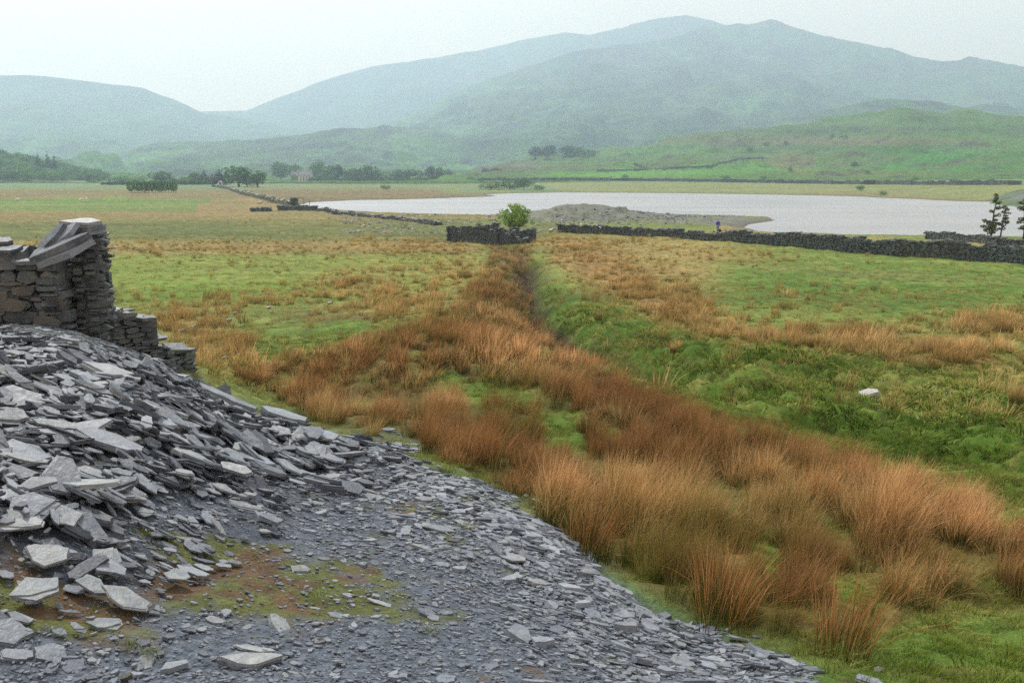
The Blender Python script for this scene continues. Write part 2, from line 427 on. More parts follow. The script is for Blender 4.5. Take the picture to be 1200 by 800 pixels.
# water bed
ins = inside_poly(SHORE, X.ravel(), Y.ravel()).reshape(X.shape)
dsh = np.full(X.shape, 1e9); sel = (RR > 90) & (RR < 800)
wob = fbm(X * .08, Y * .08, 33, 3) * 5
dsh[sel] = dist_poly(SHORE, X[sel], Y[sel])
sd = np.where(ins, -dsh, dsh) + np.where(sel, wob * np.clip((RR - 120) / 200, 0.1, 1), 0)
beach = 0.05 + .09 * np.abs(sd)
Z = np.where(sd < 0, np.minimum(Z, -.04 + .05 * sd), np.where(sel, np.maximum(.02 + np.minimum(Z, beach + 0.0 * Z) * 1.0, np.where(sd > 20, Z, .02)), Z))
Z = np.maximum(Z, -3)
# small rough stuff further off so that the fields are not flat sheets
Z += np.where(sd > 3, 1, 0) * grassy * np.clip((RR - 40) / 60, 0, 1) * (np.clip(fbm(X * .25, Y * .25, 71, 3), 0, 1)) * .5
PXg, PYg = project(X, Y, Z)

def height(x, y):
    r = np.hypot(x, y); fa = (np.arctan2(x, y) - AZ0) / (AZ1 - AZ0) * (NA - 1); fl = (np.log(np.maximum(r, 1.21)) - LR0) / (LR1 - LR0) * (NR - 1)
    fa = np.clip(fa, 0, NA - 1.001); fl = np.clip(fl, 0, NR - 1.001)
    i, j = fl.astype(int), fa.astype(int); u, v = fl - i, fa - j
    return (Z[i, j] * (1 - v) + Z[i, j + 1] * v) * (1 - u) + (Z[i + 1, j] * (1 - v) + Z[i + 1, j + 1] * v) * u
def h1(x, y): return float(height(np.array([x], float), np.array([y], float))[0])
def normals(x, y, e=0.12):
    gx = (height(x + e, y) - height(x - e, y)) / (2 * e); gy = (height(x, y + e) - height(x, y - e)) / (2 * e)
    N = np.stack([-gx, -gy, np.ones_like(gx)], 1); return N / np.linalg.norm(N, axis=1)[:, None]
def hit(px, py):
    """where the sight line through (px, py) meets the ground"""
    dx, dy, dz = ray(px, py); t = np.exp(np.linspace(math.log(3), math.log(900), 900))
    x, y, z = dx * t, dy * t, CAMZ + dz * t
    k = np.nonzero(z < height(x, y))[0]
    k = k[0] if len(k) else 899
    a, b = t[max(k - 1, 0)], t[k]
    for _ in range(14):
        m = (a + b) / 2
        if CAMZ + dz * m < h1(dx * m, dy * m): b = m
        else: a = m
    return dx * b, dy * b, h1(dx * b, dy * b)

def build_ground():
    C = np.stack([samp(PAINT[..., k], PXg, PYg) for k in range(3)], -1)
    # patchiness of the sward
    n1 = fbm(X * .12, Y * .5, 21, 4); n2 = fbm(X * 1.6, Y * 1.6, 22, 4); n3 = fbm(X * .03, Y * .12, 23, 4)
    g = (1 - np.clip(ms, 0, 1))[..., None]
    C = C * (1 + g * (n1 * .5 + n3 * .35 + n2 * .6)[..., None])
    tan = np.clip(n2 * 2.5 + n1 * 1.5 - .15, 0, .7)[..., None] * g
    C = C * (1 - tan * .6) + lin((158, 134, 84)) * tan * .6
    C = C * (1 - M_TIP[..., None] * .85) + lin((116, 115, 112)) * M_TIP[..., None] * .85 * (1 + fbm(X * .7, Y * .7, 41, 4)[..., None] * 1.2)
    gt = np.clip(fbm(X * .15, Y * .15, 44, 3) * 5 - .3, 0, 1)[..., None] * M_TIP[..., None]
    C = C * (1 - gt * .6) + lin((116, 118, 70)) * gt * .6
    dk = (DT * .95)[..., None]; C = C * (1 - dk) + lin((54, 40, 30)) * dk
    # stony shore
    sh = np.exp(-(np.clip(sd, 0, 99) / 2.5)) * (RR > 90)
    C = C * (1 - .8 * sh[..., None]) + lin((96, 88, 76)) * .8 * sh[..., None]
    # a thin cover of moss and turf on the slate
    mo = samp(M_MOSS, PXg, PYg) * ms
    mo = np.clip(mo * 1.5 + fbm(X * 2.2, Y * 2.2, 51, 4) * 2.4 + fbm(X * 9, Y * 9, 52, 3) * 1.8 - .5, 0, 1)
    mq = np.clip(fbm(X * 3, Y * 3, 55, 4) * 6 + .5, 0, 1)[..., None]; mc = lin((98, 78, 58)) * mq + lin((94, 98, 56)) * (1 - mq)
    sl = ms * (1 - mo)
    C = C * (1 - mo[..., None]) + mc * mo[..., None]
    idx = np.arange(NR * NA).reshape(NR, NA)
    Fq = np.stack([idx[:-1, :-1], idx[1:, :-1], idx[1:, 1:], idx[:-1, 1:]], -1).reshape(-1, 4)[:, ::-1]
    m = NT('ground_cover'); P = m.pos()
    ca = m.attr('cover').outputs['Color']; sa = m.attr('slate').outputs['Fac']
    na = m.noise(P, 9.0, 4, .65); nb = m.noise(P, 1.2, 4, .6); nc = m.noise(P, 40.0, 2, .6)
    gcol = m.mix(1.0, ca, m.ramp(m.math('ADD', m.math('MULTIPLY', na, .6), m.math('MULTIPLY', nb, .4)), [(.3, .45), (.7, 1.5)]), 'MULTIPLY')
    vo = m.n.new('ShaderNodeTexVoronoi'); vo.inputs['Scale'].default_value = 26; vo.inputs['Randomness'].default_value = 1.0
    m.put(vo.inputs['Vector'], m.mapping(P, (0.75, 1.25, 1.0)))
    chip = m.ramp(m.math('MULTIPLY', m.math('ADD', vo.outputs['Color'], nc), .5), [(.2, .35), (.5, .8), (.75, 1.25), (.95, 1.9)])
    scol = m.mix(1.0, ca, chip, 'MULTIPLY')
    base = m.mix(sa, gcol, scol)
    hgt = m.mix(sa, m.math('ADD', m.math('MULTIPLY', na, 1.2), nc), m.math('ADD', m.math('MULTIPLY', vo.outputs['Color'], .5), nc))
    mat = m.finish(base, .9, hgt, .7, .04, spec=.15)
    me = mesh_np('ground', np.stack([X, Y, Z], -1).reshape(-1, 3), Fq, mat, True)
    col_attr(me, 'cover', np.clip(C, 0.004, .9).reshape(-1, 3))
    a = me.attributes.new('slate', 'FLOAT', 'POINT'); a.data.foreach_set('value', np.clip(sl, 0, 1).astype(np.float32).ravel())
    o = link('ground', me); tag(o, 'rough grass and slate waste ground falling to the lake', kind='structure')
build_ground()

# ============================================================ WATER
def build_water():
    m = NT('lake_water'); P = m.pos()
    n = m.noise(m.mapping(P, (.5, 1.6, 1)), 1.4, 3, .6); n2 = m.noise(m.mapping(P, (.02, .05, 1)), 1.0, 3, .5)
    c = m.mix(n2, (.25, .235, .23), (.38, .36, .355))  # reflected sky and wind streaks put into the water's base colour
    mat = m.finish(c, m.remap(n2, .35, .65, .25, .36), n, .08, .05, spec=.8)
    V = [(-700, 90, 0), (1400, 90, 0), (1400, 640, 0), (-700, 640, 0)]
    o = link('lake_water', mesh_np('lake_water', V, [[0, 1, 2, 3]], mat))
    tag(o, 'pale grey still lake under a hazy sky', kind='structure')
build_water()

# ============================================================ HILLS
def hill_mat(name, green, brown, rock, rockiness=.5, meadow=True):
    m = NT(name); P = m.pos()
    a = m.noise(P, .004, 5, .6, .6); b = m.noise(m.mapping(P, (1, .5, 2.5)), .018, 5, .65, .8); c = m.noise(P, .09, 4, .6)
    col = m.mix(m.ramp(a, [(.42, 0), (.6, 1)]), green, brown)
    f = m.ramp(m.math('ADD', m.math('MULTIPLY', b, .7), m.math('MULTIPLY', c, .3)), [(.5 + .12 * (1 - rockiness), 0), (.62 + .1 * (1 - rockiness), 1)])
    zz = m.n.new('ShaderNodeSeparateXYZ'); m.put(zz.inputs[0], P)
    low_ = m.math('MULTIPLY', m.remap(m.math('ADD', zz.outputs[2], m.math('MULTIPLY', b, 160.0)), 120, 430, 1, 0), m.ramp(a, [(.38, .25), (.56, .9)]))
    if meadow: col = m.mix(low_, col, lin((72, 114, 52)))
    col = m.mix(f, col, rock)
    st = m.noise(m.mapping(P, (1, .35, 1.0)), .0021, 4, .6, 1.2)
    col = m.mix(1.0, col, m.ramp(st, [(.36, .5), (.5, 1.0), (.64, 1.7)]), 'MULTIPLY')  # broad random tone contrast put into the colour to make up for weak relief shading
    col = m.mix(1.0, col, m.ramp(c, [(.3, .6), (.7, 1.4)]), 'MULTIPLY')
    return m.finish(col, .95, c, .8, 4.0, spec=.05)

def ridge(name, label, sky, rc, r0, r1, mat, rough=6.0, nr=90, z0=2.0, p=1.25, seed=1, step=.12, a0=-44, a1=44, knob=0.0, col=None):
    """a real hill: its crest stands at distance rc(px); the slope rises from r0 and falls away again to r1"""
    sx = np.array([s[0] for s in sky], float); sy = np.array([s[1] for s in sky], float)
    A = np.arange(a0, a1 + 1e-6, step)
    PX = 600 + F * np.tan(np.radians(A)) * (CP + 250.0 / F * SP)
    PY = np.interp(PX, sx, sy)
    RC = np.interp(PX, [s[0] for s in rc], [s[1] for s in rc])
    R0 = np.interp(PX, [s[0] for s in r0], [s[1] for s in r0])
    ZC = np.array([at_r(px, py, r)[2] for px, py, r in zip(PX, PY, RC)])
    T = np.concatenate([np.linspace(0, 1, nr), 1 + np.linspace(.04, 1, 14)])
    rr = np.where(T[:, None] <= 1, R0[None] + (RC - R0)[None] * T[:, None], RC[None] + (r1 - RC)[None] * (T[:, None] - 1))
    t = T[:, None]
    sh = np.where(t <= 1, np.clip(t, 0, 1) ** p * (1 - .18 * np.sin(np.clip(t, 0, 1) * math.pi)), np.clip(2 - t, 0, 1) ** 1.3)
    x = rr * np.sin(np.radians(A))[None]; y = rr * np.cos(np.radians(A))[None]
    k = 1.0 / (RC.mean() * .09)
    nz = fbm(x * k, y * k, seed, 6, .56) * 2
    # gullies running down the slope
    aa = np.radians(A)[None] * RC.mean() / 330. + fbm(x * k * 2, y * k * 2, seed + 4, 3) * 2.2
    gl = np.abs(fbm(aa, t * 1.6 + aa * .05, seed + 5, 4, .6)) * 2
    nz = nz - np.clip(.42 - gl, 0, 1) * 1.5
    env = np.clip(t * 5, 0, 1) * np.where(t < 1, np.clip((1.0 - t) * 6, .12, 1), np.clip(t - 1, .12, 1) * 1.0)
    z = z0 - 6 * (t < .02) + (ZC[None] - z0) * sh + nz * rough * env
    if knob: z = z + np.clip(fbm(x * k * 3, y * k * 3, seed + 9, 4), 0, 1) * knob * np.clip(t * 3, 0, 1)
    N0, N1 = z.shape; idx = np.arange(N0 * N1).reshape(N0, N1)
    Fq = np.stack([idx[:-1, :-1], idx[1:, :-1], idx[1:, 1:], idx[:-1, 1:]], -1).reshape(-1, 4)[:, ::-1]
    me = mesh_np(name, np.stack([x, y, z], -1).reshape(-1, 3), Fq, mat, True)
    if col is not None:
        col_attr(me, 'cover', col(x, y, z, *project(x, y, z)).reshape(-1, 3))
    o = link(name, me); tag(o, label, kind='structure')
    def hh(px, py):
        """ground point on this hill seen at (px, py)"""
        j = int(np.argmin(np.abs(PX - px))); P_ = project(x[:, j], y[:, j], z[:, j])[1]
        k = np.nonzero(P_[:nr] <= py)[0]; i = int(k[0]) if len(k) else nr - 1
        if i == 0: return float(x[0, j]), float(y[0, j]), float(z[0, j])
        f = float(np.clip((P_[i - 1] - py) / (P_[i - 1] - P_[i] + 1e-9), 0, 1))
        return tuple(float(q[i - 1, j] * (1 - f) + q[i, j] * f) for q in (x, y, z))
    return hh

m_far = hill_mat('far_mountain_turf', lin((70,98,64)), lin((86,86,72)), lin((52,58,66)), 1.0)
ridge('mountain_left', 'broad pale hill closing the valley on the left', [(-700,120),(-200,100),(0,87),(60,88),(120,95),(170,103),(205,116),(240,131),(300,140),(420,165),(600,190),(700,206),(1900,212)],
      [(-700,4300),(1900,4300)], [(-700,2300),(1900,2300)], 5900, m_far, 60, seed=3, p=1.1)
ridge('mountain_shoulder', 'hazy long mountain shoulder rising from the pass', [(-700,205),(-100,190),(0,178),(150,140),(240,131),(290,129),(330,113),(375,97),(405,87),(440,78),(490,71),(530,64),(560,60),(600,50),(640,41),(662,38),(690,41),(740,28),(770,21),(800,17.5),(830,24),(880,40),(960,80),(1300,150),(1900,205)],
      [(-700,5300),(1900,5300)], [(-700,3400),(1900,3400)], 6200, m_far, 70, seed=17, p=1.15)
ridge('mountain', 'great rounded mountain above the lake with two blunt tops', [(-700,210),(300,205),(380,185),(420,160),(470,135),(520,114),(570,95),(610,80),(640,72),(665,62),(700,57),(750,50),(790,42),(820,30),(850,28),(880,27),(897,22.5),(915,28),(950,40),(1000,50),(1040,58),(1065,67),(1100,71),(1118,70),(1130,65.5),(1145,69),(1170,73),(1200,79),(1300,90),(1500,140),(1900,190)],
      [(-700,3300),(600,3700),(900,4400),(1900,4000)], [(-700,1000),(400,1100),(900,1400),(1900,1500)], 5900, m_far, 80, nr=230, seed=29, p=1.3)
ridge('hill_knolls', 'dim knobbly middle hills under the mountain', [(-700,212),(560,212),(640,200),(700,170),(760,152),(800,150),(850,146),(900,140),(935,136),(960,130),(1000,122),(1040,115),(1090,119),(1120,124),(1150,132),(1200,136),(1400,120),(1900,150)],
      [(-700,2300),(1900,2300)], [(-700,1350),(1900,1300)], 3600, hill_mat('knoll_turf', lin((72,94,58)), lin((80,82,62)), lin((48,52,56)), 1.3), 26, seed=43, p=1.2, knob=26)
ridge('hill_foot', 'low dark spur at the foot of the mountain', [(-700,205),(0,208),(90,200),(125,190),(160,172),(185,166),(215,165),(260,166),(300,163),(345,158),(400,152),(450,149),(500,152),(560,165),(640,185),(760,205),(1900,212)],
      [(-700,2300),(1900,2300)], [(-700,1150),(1900,1150)], 3400, hill_mat('spur_turf', lin((78,98,64)), lin((92,88,74)), lin((50,54,62)), 1.2), 22, seed=51, p=1.2, knob=18)

def field_cols(x, y, z, px, py):
    C = np.zeros(x.shape + (3,)); C[:] = lin((84,114,56))
    n = fbm(x * .012, y * .012, 61, 5); n2 = fbm(x * .04, y * .04, 62, 5)
    C = C * (1 + (n * .5 + n2 * .7)[..., None])
    def L(m, rgb, op=1):
        nonlocal C
        m = (m * op)[..., None]; C = C * (1 - m) + lin(rgb) * m
    def E(cx, cy, rx, ry): return np.clip(1.7 - 1.4 * np.sqrt(((px - cx) / rx) ** 2 + ((py - cy) / ry) ** 2) + n2 * .8, 0, 1)
    L(E(860,197,160,8), (90,134,58), .9); L(E(1090,187,150,14), (72,126,60), .9); L(E(740,204,120,5), (96,146,56), .9); L(E(960,152,240,5), (64,84,52), .6); L(E(1010,172,120,6), (66,96,50), .6); L(E(860,165,200,9), (96,104,66), .7)
    L(E(720,175,140,10), (90,130,66), .5)
    L(E(930,190,30,12), (126,112,78), .7); L(E(1000,165,160,6), (116,108,80), .6); L(E(1000,204,120,4), (104,108,66), .6); L(E(560,196,100,8), (104,96,78), .7)
    L(np.clip(n2 * 7 - .8, 0, 1), (78,76,70), .8); L(np.clip(n * 6 - .6, 0, 1), (96,98,68), .6)
    return np.clip(C, .005, .8)
fm = NT('hillside_fields'); fa_ = fm.attr('cover').outputs['Color']; fn = fm.noise(fm.pos(), .35, 4, .65)
field_mat = fm.finish(fm.mix(1.0, fa_, fm.ramp(fn, [(.3, .55), (.7, 1.4)]), 'MULTIPLY'), .95, fn, .8, 1.0, spec=.05)
HF = ridge('hill_fields', 'green rough pasture hillside beyond the lake', [(-700,211),(300,211),(470,209),(540,203),(600,192),(640,181),(700,178),(760,171),(800,161),(860,153),(920,147),(960,144),(1000,137),(1022,134),(1050,126),(1085,130),(1110,133),(1140,130),(1170,134),(1200,136),(1400,128),(1900,140)],
      [(-700,1500),(600,1200),(900,1350),(1900,1450)], [(-700,900),(600,640),(1100,540),(1900,500)], 2600, field_mat, 8, nr=170, seed=71, p=1.12, step=.1, knob=18, col=field_cols, z0=3.6)
WOODH = ridge('hill_wooded', 'wooded slope rising at the left edge of the valley', [(-700,120),(-100,160),(0,181),(30,188),(60,197),(90,204),(115,209),(125,214),(1900,225)],
      [(-700,1000),(1900,1000)], [(-700,760),(1900,860)], 1700, hill_mat('wood_floor', lin((70,96,52)), lin((84,92,56)), lin((70,76,60)), .3, False), 2, nr=60, seed=81, p=1.1, step=.15, a0=-44, a1=-18)
RCK = ridge('hill_crag', 'low rocky knoll on the far lake shore', [(-700,300),(1100,300),(1150,250),(1163,235),(1172,231),(1185,227),(1200,223),(1260,214),(1500,225),(1900,250)],
      [(-700,330),(1900,345)], [(-700,300),(1060,330),(1200,262),(1900,250)], 400, hill_mat('crag_turf', lin((88,108,68)), lin((98,104,76)), lin((100,104,104)), 1.3, False), .8, nr=50, seed=87, p=.9, step=.1, a0=21, a1=44, knob=2.0, z0=-.5)
#@@PART2
# ============================================================ MATERIALS for vegetation and stone
def blade_mat(name, low, mid, top, pale, green, transl=.25, gmix=.5, fixed=None):
    m = NT(name); a = m.attr('blade').outputs['Color']
    sp = m.n.new('ShaderNodeSeparateColor'); m.put(sp.inputs[0], a)
    h, br = sp.outputs[0], sp.outputs[1]
    t = m.attr('tint', 'INSTANCER').outputs['Fac']
    rnd = m.node('ShaderNodeObjectInfo').outputs['Random']
    hh = m.math('ADD', h, m.math('MULTIPLY', m.math('SUBTRACT', br, .5), .35))
    tn = m.attr('tone', 'INSTANCER').outputs['Fac'] if fixed is None else fixed
    topc = m.mix(m.ramp(m.math('ADD', br, m.math('MULTIPLY', m.math('SUBTRACT', tn, .5), 1.1)), [(.4, 0), (.95, 1)]), top, pale)
    col = m.mix(m.ramp(hh, [(.12, 0), (.45, 1)]), low, mid)
    col = m.mix(m.ramp(hh, [(.36, 0), (.72, 1)]), col, topc)
    col = m.mix(m.math('MULTIPLY', t, m.ramp(hh, [(.3, 1), (1.0, gmix)])), col, green)
    col = m.mix(1.0, col, m.ramp(m.math('FRACT', m.math('MULTIPLY', br, 7.7)), [(0, .7), (1, 1.3)]), 'MULTIPLY')
    col = m.mix(1.0, col, m.ramp(m.math('ADD', m.math('MULTIPLY', rnd, .5), m.math('MULTIPLY', tn, .5)), [(0.1, .62), (.9, 1.3)]), 'MULTIPLY')
    return m.finish(col, .75, spec=.15, transl=transl)
MRUSH = blade_mat('rush_stems', lin((50,70,22)), lin((118,90,44)), lin((184,134,86)), lin((228,182,130)), lin((92,116,38)))
MRUSH1 = blade_mat('rush_stems_single', lin((52,72,22)), lin((128,92,44)), lin((188,128,78)), lin((228,184,132)), lin((92,116,38)), fixed=.3)
MSTRAW1 = blade_mat('dry_stems_single', lin((104,106,52)), lin((160,130,76)), lin((196,158,104)), lin((222,190,136)), lin((124,136,62)), fixed=.55)
MSTRAW = blade_mat('dry_grass_stems', lin((110,112,56)), lin((160,132,76)), lin((194,152,98)), lin((226,190,136)), lin((124,136,62)))
MGRASS = blade_mat('turf_blades', lin((54,76,20)), lin((94,120,36)), lin((134,152,56)), lin((172,162,92)), lin((174,156,98)), .3, 1.0)

def slate_material(name, dark, light, warm=.12, patch=(158,160,156), lich=(178,180,164)):
    m = NT(name); P = m.objc(); rnd = m.node('ShaderNodeObjectInfo').outputs['Random']
    geo = m.n.new('ShaderNodeNewGeometry'); isl = geo.outputs['Random Per Island']
    off = m.n.new('ShaderNodeVectorMath'); off.operation = 'ADD'; m.put(off.inputs[0], P)
    cx = m.n.new('ShaderNodeCombineXYZ'); m.put(cx.inputs[0], m.math('MULTIPLY', rnd, 37.0)); m.put(cx.inputs[1], m.math('MULTIPLY', isl, 53.0)); m.t.links.new(cx.outputs[0], off.inputs[1])
    Q = off.outputs[0]
    a = m.noise(Q, 2.2, 5, .65); b = m.noise(Q, 11, 4, .7); c = m.noise(m.mapping(Q, (1.2, 1.2, 16)), 5, 3, .6); d = m.noise(Q, 60, 2, .6)
    r2 = m.math('FRACT', m.math('ADD', m.math('MULTIPLY', rnd, 7.31), m.math('MULTIPLY', isl, 3.7)))
    base = m.mix(r2, tuple(dark), tuple(light))
    base = m.mix(m.ramp(a, [(.42, 0), (.68, .75)]), base, lin(patch))
    w = m.math('MULTIPLY', m.ramp(b, [(.5, 0), (.66, 1)]), m.ramp(m.math('FRACT', m.math('MULTIPLY', r2, 5.3)), [(1 - warm * 2, 0), (1, .8)]))
    base = m.mix(w, base, lin((142,120,98)))
    base = m.mix(1.0, base, m.ramp(m.math('ADD', m.math('MULTIPLY', c, .6), m.math('MULTIPLY', d, .4)), [(.3, .55), (.55, 1.0), (.75, 1.35)]), 'MULTIPLY')
    lic = m.ramp(m.noise(Q, 17, 2, .5), [(.66, 0), (.7, .5)])
    base = m.mix(lic, base, lin(lich))
    return m.finish(base, m.remap(b, .3, .7, .42, .7), m.math('ADD', m.math('MULTIPLY', c, .8), m.math('MULTIPLY', b, .6)), .6, .02, spec=.45)
MSLATE = slate_material('slate', lin((70,78,90)), lin((144,150,160)), .12, (140,144,148), (168,170,160))
MSLATE_PALE = slate_material('pale_slate', lin((104,111,118)), lin((148,152,156)), .2)
MSLATE_DARK = slate_material('dark_slate', lin((58,64,76)), lin((84,90,102)), .05, (100,104,110), (130,132,126))
MWALL = slate_material('walling_slate', lin((40,47,57)), lin((88,94,100)), .1, (118,122,118), (140,142,126))
MWALLFAR = slate_material('field_wall_stone', lin((24,30,34)), lin((76,84,90)), .04, (108,114,108), (140,146,128))
MBROWNST = slate_material('brown_walling_stone', lin((66,66,66)), lin((88,84,78)), .15, (110,104,96), (130,126,112))
MROCK = slate_material('pale_boulder', lin((168,168,164)), lin((190,188,182)), .05, (196,194,188), (206,204,196))

# ------------------------------------------------------------ instanced ground cover (only for what nobody could count)
def scatter(name, label, variants, pos, rot, scl, idx, tint, kind='stuff', tone=None):
    me = bpy.data.meshes.new(name); n = len(pos)
    me.vertices.add(n); me.vertices.foreach_set('co', np.ascontiguousarray(pos, np.float32).ravel())
    tone = np.full(n, .5) if tone is None else tone
    for nm, ty, dat, key in (('tone', 'FLOAT', tone, 'value'), ('rot', 'FLOAT_VECTOR', rot, 'vector'), ('scl', 'FLOAT_VECTOR', scl, 'vector'), ('tint', 'FLOAT', tint, 'value'), ('vidx', 'INT', idx, 'value')):
        a = me.attributes.new(nm, ty, 'POINT'); a.data.foreach_set(key, np.ascontiguousarray(dat, np.int32 if ty == 'INT' else np.float32).ravel())
    c = bpy.data.collections.new(name + '_kinds')
    for k, vm in enumerate(variants):
        c.objects.link(bpy.data.objects.new('%s_kind_%02d' % (name, k), vm))
    g = bpy.data.node_groups.new(name, 'GeometryNodeTree')
    g.interface.new_socket('Geometry', in_out='INPUT', socket_type='NodeSocketGeometry'); g.interface.new_socket('Geometry', in_out='OUTPUT', socket_type='NodeSocketGeometry')
    gi, go = g.nodes.new('NodeGroupInput'), g.nodes.new('NodeGroupOutput')
    iop = g.nodes.new('GeometryNodeInstanceOnPoints'); ci = g.nodes.new('GeometryNodeCollectionInfo')
    ci.inputs['Collection'].default_value = c; ci.inputs['Separate Children'].default_value = True; ci.inputs['Reset Children'].default_value = True
    def at_(nm, ty):
        x = g.nodes.new('GeometryNodeInputNamedAttribute'); x.data_type = ty; x.inputs[0].default_value = nm; return x.outputs[0]
    e2r = g.nodes.new('FunctionNodeEulerToRotation')
    L = g.links.new
    m2p = g.nodes.new('GeometryNodeMeshToPoints')
    L(gi.outputs[0], m2p.inputs[0]); L(m2p.outputs[0], iop.inputs['Points']); L(ci.outputs[0], iop.inputs['Instance']); iop.inputs['Pick Instance'].default_value = True
    L(at_('vidx', 'INT'), iop.inputs['Instance Index']); L(at_('rot', 'FLOAT_VECTOR'), e2r.inputs[0]); L(e2r.outputs[0], iop.inputs['Rotation']); L(at_('scl', 'FLOAT_VECTOR'), iop.inputs['Scale'])
    L(iop.outputs[0], go.inputs[0])
    o = link(name, me); md = o.modifiers.new('scatter', 'NODES'); md.node_group = g
    tag(o, label, kind=kind); return o

WIND = (0.22, -0.06)
def tuft(name, nb, spread, hmin, hmax, wid, lean, mat, seg=3, droop=.35):
    V, Fc, A = [], [], []
    for b in range(nb):
        stray = 1 if random.random() < .88 else random.uniform(1.8, 3.2)
        a = random.uniform(0, 2 * math.pi); r0 = spread * math.sqrt(random.random())
        x0, y0 = r0 * math.cos(a), r0 * math.sin(a)
        h = random.uniform(hmin, hmax) * (1 - .25 * (r0 / spread) ** 2)
        ln = lean * stray * (.25 + r0 / spread) * random.uniform(.3, 1.3); a2 = a + random.gauss(0, .6)
        lx, ly = math.cos(a2) * ln + WIND[0] * random.uniform(.2, 1.6), math.sin(a2) * ln + WIND[1] * random.uniform(0, 1.5)
        fa = random.uniform(0, math.pi); wx, wy = math.cos(fa), math.sin(fa); br = random.random(); w = wid * random.uniform(.6, 1.3)
        base = len(V)
        for s in range(seg + 1):
            t = s / seg; bend = t ** 1.7
            px, py = x0 + lx * h * bend, y0 + ly * h * bend
            pz = h * t * (1 - droop * (lx * lx + ly * ly) * t) - .02
            ww = w * (1 - .8 * t * t) * .5
            if s < seg:
                V += [(px - wx * ww, py - wy * ww, pz), (px + wx * ww, py + wy * ww, pz)]; A += [(t, br, 0)] * 2
            else:
                V.append((px, py, pz)); A.append((t, br, 0))
        for s in range(seg - 1): k = base + 2 * s; Fc.append([k, k + 1, k + 3, k + 2])
        k = base + 2 * (seg - 1); Fc.append([k, k + 1, k + 2])
    me = mesh_np(name, np.array(V), Fc, mat, True); col_attr(me, 'blade', np.array(A)); return me
def tufts(name, n, *a, **k): return [tuft('%s_%d' % (name, i), *a, **k) for i in range(n)]

def spread_pts(r0, r1, sp, a0=None, a1=None):
    a0 = (-46 if r1 <= 20 else -36 if r1 <= 62 else -31) if a0 is None else a0; a1 = (50 if r1 <= 20 else 40 if r1 <= 62 else 34) if a1 is None else a1
    """points spread evenly over the ground between two distances"""
    area = .5 * R(a1 - a0) * (r1 * r1 - r0 * r0); n = int(area / (sp * sp))
    r = np.sqrt(rng.uniform(r0 * r0, r1 * r1, n)); a = np.radians(rng.uniform(a0, a1, n))
    x, y = r * np.sin(a), r * np.cos(a); z = height(x, y); px, py = project(x, y, z)
    return x, y, z, px, py, r

